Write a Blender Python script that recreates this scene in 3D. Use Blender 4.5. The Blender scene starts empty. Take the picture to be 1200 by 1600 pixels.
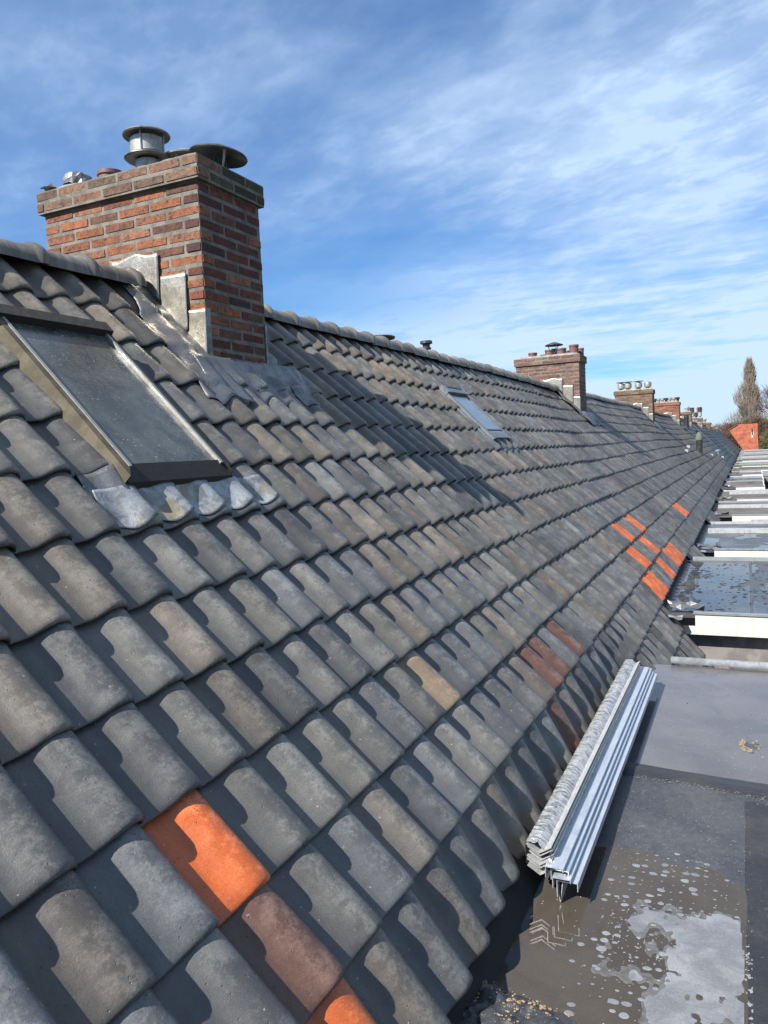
import bpy, math, random
import numpy as np
from mathutils import Matrix, Vector
random.seed(7); rng = np.random.default_rng(7)
sc = bpy.context.scene
C = sc.collection

# ------------------------------------------------------------------ camera
cam = bpy.data.cameras.new('camera'); camo = bpy.data.objects.new('camera', cam); C.objects.link(camo)
CR = ((0.90555092, 0.42138689, -0.04909795), (0.0128208, 0.08849676, 0.99599395), (-0.42404381, 0.90255272, -0.0747358))
camo.matrix_world = Matrix(((CR[0][0], CR[1][0], -CR[2][0], 0), (CR[0][1], CR[1][1], -CR[2][1], 0),
                            (CR[0][2], CR[1][2], -CR[2][2], 0), (0, 0, 0, 1)))
FPX = 1215.7
cam.sensor_fit = 'VERTICAL'; cam.sensor_height = 24.0; cam.lens = 24.0 * FPX / 1600
cam.clip_start = 0.05; cam.clip_end = 3000
sc.camera = camo
R_ = np.array(CR)

# ------------------------------------------------------------------ light
SUN = Vector((-1.05, -2.17, 2.36)).normalized()          # towards the sun
ELEV = math.asin(SUN.z); AZ = math.atan2(SUN.x, SUN.y)
sl = bpy.data.lights.new('sun', 'SUN'); sl.energy = 5.0; sl.angle = math.radians(0.5); sl.color = (1.0, 0.95, 0.87)
so = bpy.data.objects.new('sun', sl); C.objects.link(so); so.rotation_euler = SUN.to_track_quat('Z', 'Y').to_euler()
sc.view_settings.view_transform = 'Standard'; sc.view_settings.look = 'None'
sc.view_settings.gamma = 1.0; sc.view_settings.use_curve_mapping = False
sc.view_settings.exposure = 1.30
SKY_STRENGTH = 0.050

# ------------------------------------------------------------------ node helper
class NT:
    def __init__(s, nt): s.nt = nt; nt.nodes.clear()
    def n(s, typ, **kw):
        nd = s.nt.nodes.new(typ)
        for k, v in kw.items():
            if k.startswith('i_'):
                key = k[2:].replace('_', ' ')
                s.set(nd.inputs[key], v)
            else: setattr(nd, k, v)
        return nd
    def set(s, inp, v):
        if isinstance(v, bpy.types.NodeSocket): s.nt.links.new(v, inp)
        else: inp.default_value = v
    def math(s, op, a, b=0.0, c=None, clamp=False):
        nd = s.nt.nodes.new('ShaderNodeMath'); nd.operation = op; nd.use_clamp = clamp
        s.set(nd.inputs[0], a); s.set(nd.inputs[1], b)
        if c is not None: s.set(nd.inputs[2], c)
        return nd.outputs[0]
    def vmath(s, op, a, b=None):
        nd = s.nt.nodes.new('ShaderNodeVectorMath'); nd.operation = op; s.set(nd.inputs[0], a)
        if b is not None: s.set(nd.inputs[3 if op == 'SCALE' else 1], b)
        return nd.outputs[0]
    def noise(s, vec, scale, detail=3, rough=0.55, dist=0.0):
        nd = s.n('ShaderNodeTexNoise'); nd.inputs['Scale'].default_value = scale; nd.inputs['Detail'].default_value = detail
        nd.inputs['Roughness'].default_value = rough; nd.inputs['Distortion'].default_value = dist
        s.set(nd.inputs['Vector'], vec); return nd.outputs['Fac']
    def voro(s, vec, scale, feature='F1'):
        nd = s.n('ShaderNodeTexVoronoi', feature=feature); nd.inputs['Scale'].default_value = scale
        s.set(nd.inputs['Vector'], vec); return nd.outputs['Distance'], nd.outputs.get('Color')
    def ramp(s, f, a, b, va=0.0, vb=1.0, smooth=True):
        nd = s.nt.nodes.new('ShaderNodeMapRange'); nd.interpolation_type = 'SMOOTHSTEP' if smooth else 'LINEAR'
        s.set(nd.inputs['Value'], f)
        for k, v in (('From Min', a), ('From Max', b), ('To Min', va), ('To Max', vb)): s.set(nd.inputs[k], v)
        return nd.outputs['Result']
    def mix(s, f, a, b, mode='MIX'):
        nd = s.nt.nodes.new('ShaderNodeMix'); nd.data_type = 'RGBA'; nd.blend_type = mode; nd.clamp_factor = True
        s.set(nd.inputs[0], f)
        for i, v in ((6, a), (7, b)):
            s.set(nd.inputs[i], (*v, 1) if isinstance(v, tuple) and len(v) == 3 else v)
        return nd.outputs[2]
    def scalev(s, v, xyz):
        nd = s.nt.nodes.new('ShaderNodeVectorMath'); nd.operation = 'MULTIPLY'; s.set(nd.inputs[0], v); nd.inputs[1].default_value = xyz
        return nd.outputs[0]
    def mulc(s, c, f):   # colour * scalar
        nd = s.nt.nodes.new('ShaderNodeVectorMath'); nd.operation = 'SCALE'; s.set(nd.inputs[0], c); s.set(nd.inputs[3], f)
        return nd.outputs[0]
    def bump(s, h, strength, dist):
        nd = s.nt.nodes.new('ShaderNodeBump'); nd.inputs['Strength'].default_value = strength; nd.inputs['Distance'].default_value = dist
        s.set(nd.inputs['Height'], h); return nd.outputs[0]
    def out(s, color, rough, normal=None, metal=0.0, spec=0.5, K=0.74, **kw):
        if isinstance(color, bpy.types.NodeSocket): color = s.mulc(color, K)
        else: color = tuple(v * K for v in color[:3])
        p = s.nt.nodes.new('ShaderNodeBsdfPrincipled'); o = s.nt.nodes.new('ShaderNodeOutputMaterial')
        if isinstance(color, tuple) and len(color) == 3: color = (*color, 1)
        s.set(p.inputs['Base Color'], color); s.set(p.inputs['Roughness'], rough); s.set(p.inputs['Metallic'], metal)
        s.set(p.inputs['Specular IOR Level'], spec)
        for k, v in kw.items(): s.set(p.inputs[k.replace('_', ' ')], v)
        if normal is not None: s.set(p.inputs['Normal'], normal)
        s.nt.links.new(p.outputs[0], o.inputs[0]); return p
M = {}
def mat(name):
    m = bpy.data.materials.new(name); m.use_nodes = True; M[name] = m
    return NT(m.node_tree)
def coords(t, obj=True):
    tc = t.n('ShaderNodeTexCoord').outputs['Object']
    if not obj: return tc
    r = t.n('ShaderNodeObjectInfo').outputs['Random']
    cmb = t.n('ShaderNodeCombineXYZ'); t.set(cmb.inputs[0], t.math('MULTIPLY', r, 37.0)); t.set(cmb.inputs[1], t.math('MULTIPLY', r, 71.0)); t.set(cmb.inputs[2], t.math('MULTIPLY', r, 13.0))
    return t.vmath('ADD', tc, cmb.outputs[0])

# ------------------------------------------------------------------ sky
w_ = bpy.data.worlds.new('World'); sc.world = w_; w_.use_nodes = True
t = NT(w_.node_tree)
sky = t.n('ShaderNodeTexSky', sky_type='NISHITA', sun_disc=False, sun_elevation=ELEV, sun_rotation=AZ,
          altitude=0.0, air_density=1.0, dust_density=0.1, ozone_density=3.0)
dirv = t.n('ShaderNodeTexCoord').outputs['Generated']
sep = t.n('ShaderNodeSeparateXYZ', i_Vector=dirv)
zz = t.math('ADD', t.math('MAXIMUM', sep.outputs[2], 0.0), 0.12)
pv = t.n('ShaderNodeCombineXYZ'); t.set(pv.inputs[0], t.math('DIVIDE', sep.outputs[0], zz)); t.set(pv.inputs[1], t.math('DIVIDE', sep.outputs[1], zz))
rot = t.n('ShaderNodeVectorRotate', rotation_type='Z_AXIS', i_Angle=math.radians(24)); t.set(rot.inputs['Vector'], pv.outputs[0])
pr = t.vmath('ADD', rot.outputs[0], (2.7, 5.1, 0.0))
big = t.noise(t.scalev(pr, (0.50, 0.62, 1)), 1.0, 4, 0.55, 0.25)
wisp = t.noise(t.scalev(pr, (1.2, 1.7, 1)), 1.3, 8, 0.58, 0.2)
fine = t.noise(t.scalev(pr, (2.0, 3.0, 1)), 3.4, 8, 0.58, 0.15)
f1 = t.math('MULTIPLY', t.ramp(big, 0.30, 0.58), 1.0)
f2 = t.math('MULTIPLY', t.ramp(wisp, 0.38, 0.78), 0.5)
f3 = t.math('MULTIPLY', t.ramp(fine, 0.40, 0.72), 0.42)
fac = t.math('ADD', t.math('MULTIPLY', f1, t.math('ADD', 0.5, t.math('ADD', f2, f3))), t.math('MULTIPLY', f2, 0.45))
band = t.noise(t.scalev(dirv, (1.2, 1.2, 26)), 1.6, 5, 0.6, 0.3)
low = t.ramp(sep.outputs[2], 0.06, 0.30, 1.0, 0.0)
fac = t.math('ADD', fac, t.math('MULTIPLY', t.math('MULTIPLY', t.ramp(band, 0.34, 0.60), low), 0.85), clamp=True)
dr = t.nt.nodes.new('ShaderNodeVectorMath'); dr.operation = 'DOT_PRODUCT'; t.set(dr.inputs[0], dirv); dr.inputs[1].default_value = (0.9056, 0.4214, -0.05)
side = t.ramp(dr.outputs['Value'], -0.45, 0.25, 0.55, 1.12)
gap = t.math('SUBTRACT', 1.0, t.math('MULTIPLY', t.math('MULTIPLY', t.ramp(sep.outputs[2], 0.13, 0.19), t.ramp(sep.outputs[2], 0.32, 0.24)), t.ramp(dr.outputs['Value'], 0.25, -0.1, 0.0, 0.75)))
fac = t.math('ADD', t.math('MULTIPLY', t.math('MULTIPLY', fac, 0.86), t.math('MULTIPLY', side, gap)), 0.05)
skyc = t.mulc(sky.outputs[0], SKY_STRENGTH)
tint = t.mix(1.0, skyc, (0.43, 0.84, 1.22), 'MULTIPLY')
cloud = t.mix(low, (0.245, 0.325, 0.44), (0.265, 0.35, 0.44))
colr = t.mix(fac, tint, cloud)
bg = t.n('ShaderNodeBackground'); t.set(bg.inputs[0], colr); bg.inputs[1].default_value = 1.0
wo = t.n('ShaderNodeOutputWorld'); t.nt.links.new(bg.outputs[0], wo.inputs[0])

# ------------------------------------------------------------------ materials
def tile_mat(name, stuff):
    t = mat(name)
    if stuff:
        at = t.n('ShaderNodeAttribute', attribute_name='tint'); col = at.outputs['Color']; rnd = at.outputs['Alpha']
    else:
        oi = t.n('ShaderNodeObjectInfo'); col = oi.outputs['Color']; rnd = oi.outputs['Random']
    uv = t.n('ShaderNodeUVMap', uv_map='UVMap').outputs[0]
    cmb = t.n('ShaderNodeCombineXYZ'); t.set(cmb.inputs[0], t.math('MULTIPLY', rnd, 31.0)); t.set(cmb.inputs[1], t.math('MULTIPLY', rnd, 57.0)); t.set(cmb.inputs[2], t.math('MULTIPLY', rnd, 9.0))
    P = t.vmath('ADD', uv, cmb.outputs[0])
    sx = t.n('ShaderNodeSeparateXYZ', i_Vector=uv)
    n1 = t.noise(P, 9.0, 5, 0.62)
    n2 = t.noise(t.scalev(P, (30, 5, 1)), 1.0, 4, 0.6)
    n3 = t.noise(P, 260.0, 2, 0.6)
    n4 = t.noise(P, 22.0, 6, 0.7)
    # pale weathering along the roll's crest, with a highlight painted into its colour
    cr = t.math('MULTIPLY', t.ramp(sx.outputs[0], 0.095, 0.145), t.ramp(sx.outputs[0], 0.232, 0.195))
    n5 = t.noise(P, 70.0, 5, 0.75)
    edge = t.math('ADD', t.math('MULTIPLY', n1, 0.45), t.math('ADD', t.math('MULTIPLY', n4, 0.25), t.math('MULTIPLY', n5, 0.30)))
    crest = t.math('MULTIPLY', cr, t.ramp(edge, 0.46, 0.58))
    c = t.mulc(col, t.ramp(n1, 0.28, 0.72, 0.80, 1.16, False))
    c = t.mix(t.math('MULTIPLY', crest, 0.68), c, t.mix(0.24, t.mulc(col, 2.1), (0.25, 0.238, 0.21)))
    c = t.mulc(c, t.ramp(n2, 0.3, 0.7, 0.88, 1.12, False))
    c = t.mulc(c, t.ramp(n3, 0.3, 0.7, 0.80, 1.20, False))
    # dark grime blotches
    g = t.ramp(t.noise(t.vmath('ADD', P, (5.3, 2.1, 0)), 14.0, 6, 0.7), 0.60, 0.70)
    c = t.mix(t.math('MULTIPLY', g, 0.28), c, (0.045, 0.038, 0.032))
    # pale lichen dots and dark pits
    d, vc = t.voro(P, 55.0); sel = t.n('ShaderNodeSeparateColor'); t.set(sel.inputs[0], vc)
    pit = t.math('MULTIPLY', t.ramp(d, 0.07, 0.14, 1.0, 0.0), t.ramp(sel.outputs[0], 0.62, 0.64))
    c = t.mix(t.math('MULTIPLY', pit, 0.85), c, (0.02, 0.018, 0.016))
    d2, vc2 = t.voro(t.vmath('ADD', P, (3.3, 8.1, 0)), 34.0); s2 = t.n('ShaderNodeSeparateColor'); t.set(s2.inputs[0], vc2)
    dot = t.math('MULTIPLY', t.ramp(d2, 0.05, 0.12, 1.0, 0.0), t.ramp(s2.outputs[1], 0.84, 0.86))
    c = t.mix(t.math('MULTIPLY', dot, 0.6), c, (0.42, 0.41, 0.37))
    lich = t.math('MULTIPLY', t.ramp(t.noise(t.vmath('ADD', P, (1.3, 7.1, 0)), 30.0, 5, 0.7), 0.66, 0.72), 0.35)
    c = t.mix(lich, c, (0.34, 0.33, 0.27))
    h = t.math('ADD', t.math('MULTIPLY', n3, 0.35), t.math('ADD', t.math('MULTIPLY', n4, 0.6), t.math('MULTIPLY', pit, -1.2)))
    t.out(c, t.ramp(n4, 0.3, 0.7, 0.33, 0.54), t.bump(h, 0.5, 0.0026), spec=0.50)
tile_mat('tile_clay', False); tile_mat('tile_clay_field', True)

def brick_mat(name, stuff):
    t = mat(name)
    if stuff:
        at = t.n('ShaderNodeAttribute', attribute_name='tint'); col = at.outputs['Color']
        P = coords(t, False)
    else:
        col = t.n('ShaderNodeObjectInfo').outputs['Color']; P = coords(t)
    n1 = t.noise(P, 22.0, 5, 0.65); n2 = t.noise(P, 90.0, 4, 0.7); n3 = t.noise(t.vmath('ADD', P, (4, 4, 4)), 35.0, 5, 0.75)
    c = t.mulc(col, t.ramp(n1, 0.28, 0.72, 0.6, 1.4, False))
    c = t.mix(t.math('MULTIPLY', t.ramp(n3, 0.53, 0.62), 0.75), c, (0.035, 0.022, 0.02))
    c = t.mix(t.math('MULTIPLY', t.ramp(n2, 0.6, 0.75), 0.3), c, (0.42, 0.35, 0.3))
    h = t.math('ADD', n2, t.math('MULTIPLY', n3, 1.4))
    t.out(c, 0.85, t.bump(h, 0.9, 0.006), spec=0.3)
brick_mat('brick_clay', False); brick_mat('brick_clay_field', True)

t = mat('mortar'); P = coords(t, False); n = t.noise(P, 120, 4, 0.7); n1 = t.noise(P, 9, 4, 0.6)
t.out(t.mulc(t.mix(t.ramp(n1, .4, .6), (0.215, 0.20, 0.172), (0.14, 0.13, 0.112)), t.ramp(n, .3, .7, .8, 1.2)), 0.9, t.bump(n, 0.5, 0.003), spec=0.2)
t = mat('mossy_crown'); P = coords(t, False); n = t.noise(P, 60, 5, 0.7); n1 = t.noise(P, 12, 5, 0.65)
t.out(t.mix(t.ramp(n1, .42, .55), (0.36, 0.35, 0.30), t.mix(t.ramp(n, .4, .6), (0.22, 0.17, 0.05), (0.10, 0.11, 0.04))), 0.9, t.bump(n, 0.8, 0.01), spec=0.2)
t = mat('crown_mortar'); P = coords(t, False); n = t.noise(P, 60, 5, 0.7); n1 = t.noise(P, 14, 5, 0.65)
t.out(t.mix(t.ramp(n1, .42, .6), (0.28, 0.28, 0.275), (0.17, 0.175, 0.18)), 0.85, t.bump(n, 0.8, 0.008), spec=0.25)

def metal_mat(name, base, rough, dirt, bumpd=0.002, nscale=10, metal=0.9, stretch=(1, 1, 1), bs=0.4):
    t = mat(name); P = t.scalev(coords(t), stretch); n = t.noise(P, nscale, 6, 0.65, 0.6); n2 = t.noise(P, nscale * 9, 4, 0.7)
    f = t.ramp(n, .38, .66)
    c = t.mix(f, base, dirt); c = t.mulc(c, t.ramp(n2, .3, .7, .85, 1.12))
    t.out(c, t.ramp(n, .3, .7, rough * 0.75, min(1, rough * 1.35)), t.bump(t.math('ADD', n, t.math('MULTIPLY', n2, .25)), bs, bumpd), metal=t.ramp(n, .35, .7, metal, metal * 0.6))
metal_mat('lead', (0.25, 0.25, 0.255), 0.42, (0.14, 0.14, 0.14), 0.008, 11, 0.85, bs=0.7)
metal_mat('lead_bright', (0.48, 0.45, 0.37), 0.36, (0.19, 0.18, 0.165), 0.012, 5.5, 0.85, (1, 1, .6), bs=0.5)
metal_mat('zinc', (0.42, 0.45, 0.47), 0.42, (0.30, 0.33, 0.34), 0.004, 9, 0.7)
metal_mat('zinc_white', (0.50, 0.52, 0.53), 0.5, (0.29, 0.30, 0.31), 0.003, 14, 0.35)
metal_mat('steel', (0.48, 0.48, 0.45), 0.52, (0.30, 0.29, 0.27), 0.001, 7, 0.75)
metal_mat('aluminium', (0.72, 0.77, 0.84), 0.36, (0.52, 0.57, 0.63), 0.001, 14, 0.75, (3, 0.6, 3))
metal_mat('aluminium_edge', (0.78, 0.79, 0.80), 0.35, (0.6, 0.6, 0.6), 0.001, 14, 0.7)
metal_mat('window_alu', (0.27, 0.295, 0.32), 0.42, (0.18, 0.195, 0.21), 0.001, 10, 0.8)
metal_mat('dark_steel', (0.13, 0.13, 0.12), 0.45, (0.22, 0.215, 0.20), 0.001, 9, 0.7)
metal_mat('black_metal', (0.035, 0.038, 0.042), 0.45, (0.07, 0.07, 0.07), 0.002, 14, 0.5)
metal_mat('brown_frame', (0.012, 0.010, 0.009), 0.85, (0.035, 0.028, 0.020), 0.002, 30, 0.0)
metal_mat('foil', (0.30, 0.30, 0.305), 0.5, (0.13, 0.13, 0.135), 0.006, 12, 0.6, bs=.4)

t = mat('zinc_apron'); P = coords(t, False); n = t.noise(P, 11, 6, 0.65, 0.5); n2 = t.noise(t.vmath('ADD', P, (2, 5, 1)), 7, 5, 0.6); n3 = t.noise(P, 90, 4, .7)
c = t.mix(t.ramp(n, .40, .62), (0.36, 0.38, 0.40), (0.17, 0.18, 0.185)); c = t.mix(t.math('MULTIPLY', t.ramp(n2, .50, .64), .6), c, (0.30, 0.24, 0.12))
c = t.mulc(c, t.ramp(n3, .3, .7, .85, 1.1))
t.out(c, 0.48, t.bump(t.math('ADD', n, t.math('MULTIPLY', n3, .2)), 0.6, 0.006), metal=0.45)

t = mat('frame_lichen'); P = coords(t, False); n = t.noise(P, 26, 7, 0.72); n2 = t.noise(P, 8, 4, .6); n3 = t.noise(t.vmath('ADD', P, (3, 3, 3)), 60, 5, .75)
c = t.mix(t.ramp(n2, .4, .6), (0.070, 0.058, 0.038), (0.115, 0.10, 0.068)); c = t.mix(t.math('MULTIPLY', t.ramp(n, .52, .62), .7), c, (0.085, 0.065, 0.035))
c = t.mix(t.math('MULTIPLY', t.ramp(n3, .62, .68), .6), c, (0.03, 0.025, 0.02))
t.out(c, 0.8, t.bump(n, .5, .004), spec=.3)

t = mat('dirty_glass'); P = coords(t, False); n = t.noise(P, 5, 6, 0.6, .4); n2 = t.noise(P, 60, 5, .7)
d, vc = t.voro(P, 75.0); s = t.n('ShaderNodeSeparateColor'); t.set(s.inputs[0], vc)
clus = t.noise(P, 7.0, 3, .6)
dot = t.math('MULTIPLY', t.ramp(d, .14, .26, 1, 0), t.ramp(s.outputs[0], t.math('SUBTRACT', 1.38, clus), t.math('SUBTRACT', 1.40, clus)))
c = t.mix(t.ramp(n, .35, .65), (0.030, 0.035, 0.032), (0.090, 0.092, 0.080)); c = t.mix(t.math('MULTIPLY', t.ramp(n2, .45, .7), .35), c, (0.16, 0.16, 0.14))
c = t.mix(t.math('MULTIPLY', dot, .8), c, (0.50, 0.47, 0.38))
t.out(c, t.ramp(n2, .3, .7, .16, .34), t.bump(n2, .12, .002), spec=.8)
t = mat('sky_reflection_glass'); P = coords(t, False); n = t.noise(P, 8, 4, 0.6)
t.out(t.mix(t.ramp(n, .4, .6), (0.055, 0.10, 0.16), (0.09, 0.145, 0.20)), .12, spec=.9)  # blue of the reflected sky is painted into the base colour
t = mat('window_glass'); t.out((0.03, 0.04, 0.045), .08, spec=.8)

t = mat('light_block_underlay'); t.out((0.015, 0.014, 0.013), .95)
def bitumen(name, c1, c2, gran, wet):
    t = mat(name); P = coords(t, False); n = t.noise(P, 1.6, 6, 0.6, .3); n2 = t.noise(P, 240, 3, .7); n3 = t.noise(P, 26, 6, .72)
    c = t.mix(t.ramp(n, .38, .62), c1, c2); c = t.mulc(c, t.ramp(n3, .25, .75, .7, 1.3, False)); c = t.mulc(c, t.ramp(n2, .3, .7, .65, 1.4, False))
    d, vc = t.voro(P, 150.0); s = t.n('ShaderNodeSeparateColor'); t.set(s.inputs[0], vc)
    sp = t.math('MULTIPLY', t.ramp(d, .12, .2, 1, 0), t.ramp(s.outputs[0], .93, .94)); c = t.mix(t.math('MULTIPLY', sp, gran), c, (0.55, 0.53, 0.48))
    pale = t.math('MULTIPLY', t.ramp(t.noise(t.vmath('ADD', P, (7, 3, 0)), 9, 7, .75), .60, .72), .35); c = t.mix(pale, c, (0.30, 0.30, 0.32))
    t.out(c, t.ramp(n, .35, .65, wet, min(1, wet + .3)), t.bump(t.math('ADD', n2, t.math('MULTIPLY', n3, .7)), .7, .003), spec=.5)
bitumen('bitumen', (0.038, 0.039, 0.044), (0.066, 0.066, 0.070), .95, .20)
bitumen('bitumen_dark', (0.020, 0.020, 0.023), (0.038, 0.036, 0.036), .6, .36)
bitumen('bitumen_brown', (0.12, 0.10, 0.082), (0.068, 0.062, 0.058), .35, .55)
bitumen('mossy_felt', (0.10, 0.11, 0.04), (0.09, 0.085, 0.06), .3, .6)
bitumen('bitumen_grey', (0.13, 0.125, 0.118), (0.08, 0.08, 0.08), .4, .55)

def water(name, c1, c2, rough):
    t = mat(name); P = coords(t, False); n = t.noise(P, 2.2, 5, 0.6, .5); n2 = t.noise(t.scalev(P, (1, 1, 1)), 6.0, 3, .5); g = t.noise(P, 180, 3, .7)
    d, vc = t.voro(P, 60.0); s = t.n('ShaderNodeSeparateColor'); t.set(s.inputs[0], vc)
    sp = t.math('MULTIPLY', t.ramp(d, .10, .18, 1, 0), t.ramp(s.outputs[0], .93, .94))
    c = t.mix(t.ramp(n, .35, .65), c1, c2); c = t.mulc(c, t.ramp(g, .3, .7, .85, 1.15)); c = t.mix(t.math('MULTIPLY', sp, .7), c, (0.6, 0.6, 0.58))
    t.out(c, rough, t.bump(n2, .04, .01), spec=.5, IOR=1.36)
water('murky_water', (0.054, 0.046, 0.037), (0.075, 0.065, 0.053), .03)
water('milky_water', (0.092, 0.090, 0.096), (0.125, 0.118, 0.122), .07)
water('dark_water', (0.020, 0.020, 0.020), (0.05, 0.045, 0.04), .03)
t = mat('foam'); P = coords(t, False); n = t.noise(P, 7, 4, 0.6, .5); n2 = t.noise(P, 220, 3, .6)
t.out(t.mulc(t.mix(t.ramp(n, .35, .68), (0.145, 0.15, 0.16), (0.235, 0.242, 0.255)), t.ramp(n2, .3, .7, .85, 1.15)), .16, t.bump(n2, .35, .003), spec=.5)
t = mat('foam_thin'); P = coords(t, False); n = t.noise(P, 30, 6, 0.7, .5)
t.out(t.mix(t.ramp(n, .35, .68), (0.085, 0.080, 0.072), (0.135, 0.132, 0.128)), .10, spec=.5)
t = mat('white_foam'); P = coords(t, False); n2 = t.noise(P, 160, 4, .7)
t.out(t.mulc((0.26, 0.27, 0.28), t.ramp(n2, .3, .7, .7, 1.1)), .5, t.bump(n2, .8, .004))
t = mat('cream_board'); P = coords(t, False); n = t.noise(t.scalev(P, (9, 2, 1)), 1, 5, 0.65); n2 = t.noise(P, 40, 5, .7)
c = t.mix(t.math('MULTIPLY', t.ramp(n, .45, .7), .4), (0.42, 0.41, 0.37), (0.27, 0.26, 0.23)); c = t.mix(t.math('MULTIPLY', t.ramp(n2, .64, .7), .35), c, (0.25, 0.22, 0.17))
t.out(c, .6, K=1.0)
t = mat('white_board'); P = coords(t, False); n = t.noise(t.scalev(P, (9, 2, 1)), 1, 5, 0.65)
t.out(t.mix(t.math('MULTIPLY', t.ramp(n, .45, .7), .4), (0.50, 0.51, 0.50), (0.32, 0.32, 0.31)), .55, K=1.0)
t = mat('grey_wall'); P = coords(t, False); n = t.noise(P, 6, 5, 0.65); t.out(t.mix(t.ramp(n, .4, .6), (0.14, 0.135, 0.13), (0.21, 0.20, 0.185)), .8)
t = mat('film'); P = coords(t, False); n = t.noise(t.scalev(P, (14, 34, 14)), 1, 6, 0.72, 1.6); n2 = t.noise(t.scalev(P, (40, 110, 40)), 1, 4, .7, .8)
t.out(t.mix(t.ramp(n, .42, .62), (0.52, 0.53, 0.54), (0.15, 0.16, 0.17)), .25, t.bump(t.math('ADD', n, t.math('MULTIPLY', n2, .6)), 1.0, .010), metal=.25, spec=.8)
t = mat('clay_pot'); P = coords(t); n = t.noise(P, 20, 5, 0.65); t.out(t.mix(t.ramp(n, .4, .65), (0.20, 0.075, 0.055), (0.11, 0.06, 0.055)), .6, t.bump(n, .4, .004))
t = mat('debris'); P = coords(t, False); n = t.noise(P, 60, 4, 0.65); t.out(t.mix(t.ramp(n, .42, .6), (0.22, 0.13, 0.06), (0.28, 0.25, 0.18)), .85)
t = mat('green_patina'); t.out((0.13, 0.15, 0.12), .9, spec=.1)
t = mat('white_plastic'); t.out((0.75, 0.75, 0.74), .45)
t = mat('soil'); P = coords(t, False); n = t.noise(P, .08, 6, 0.65); t.out(t.mix(t.ramp(n, .4, .6), (0.05, 0.065, 0.03), (0.10, 0.085, 0.055)), .95)
def twig(name, a, b):
    t = mat(name); P = coords(t, False); n = t.noise(P, .9, 3, .6); t.out(t.mix(t.ramp(n, .4, .6), a, b), .9, spec=.2)
twig('twig_buff', (0.29, 0.245, 0.19), (0.20, 0.165, 0.13)); twig('twig_brown', (0.16, 0.105, 0.072), (0.10, 0.07, 0.048)); twig('twig_olive', (0.15, 0.13, 0.06), (0.10, 0.09, 0.045)); twig('twig_dark', (0.16, 0.12, 0.11), (0.10, 0.08, 0.08))
t = mat('gable_brick')
br = t.n('ShaderNodeTexBrick'); sx_ = t.n('ShaderNodeSeparateXYZ', i_Vector=coords(t, False)); cx = t.n('ShaderNodeCombineXYZ')
t.set(cx.inputs[0], t.math('ADD', sx_.outputs[0], sx_.outputs[1])); t.set(cx.inputs[1], sx_.outputs[2]); t.set(br.inputs['Vector'], cx.outputs[0])
for k, v in (('Color1', (0.42, 0.070, 0.020, 1)), ('Color2', (0.20, 0.036, 0.016, 1)), ('Mortar', (0.26, 0.12, 0.08, 1)), ('Scale', 1.0), ('Mortar Size', .012), ('Brick Width', .22), ('Row Height', .0625), ('Mortar Smooth', .1)): br.inputs[k].default_value = v
bn = t.noise(coords(t, False), 2.6, 5, .8); t.out(t.mulc(br.outputs[0], t.ramp(bn, .35, .65, .6, 1.5, False)), .85, K=.85)

# ------------------------------------------------------------------ object helpers
def link(o, parent=None):
    C.objects.link(o)
    if parent is not None: o.parent = parent
    return o
def tag(o, label=None, cat=None, group=None, kind=None):
    if label: o['label'] = label
    if cat: o['category'] = cat
    if group: o['group'] = group
    if kind: o['kind'] = kind
    return o
def thing(name, label, cat, loc=(0, 0, 0), group=None):
    o = bpy.data.objects.new(name, None); o.empty_display_size = .1; C.objects.link(o); o.location = loc
    return tag(o, label, cat, group)
def wmesh(name, V, F, m, parent=None, smooth=False, uv=None, tint=None, attr_per_face=True):
    me = bpy.data.meshes.new(name); me.from_pydata([tuple(v) for v in V], [], [tuple(f) for f in F])
    if smooth: me.polygons.foreach_set('use_smooth', [True] * len(me.polygons))
    if m: me.materials.append(M[m])
    o = bpy.data.objects.new(name, me); link(o, parent)
    if parent is not None: o.location = -Vector(parent.location)     # vertices are world coordinates
    return o
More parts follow.
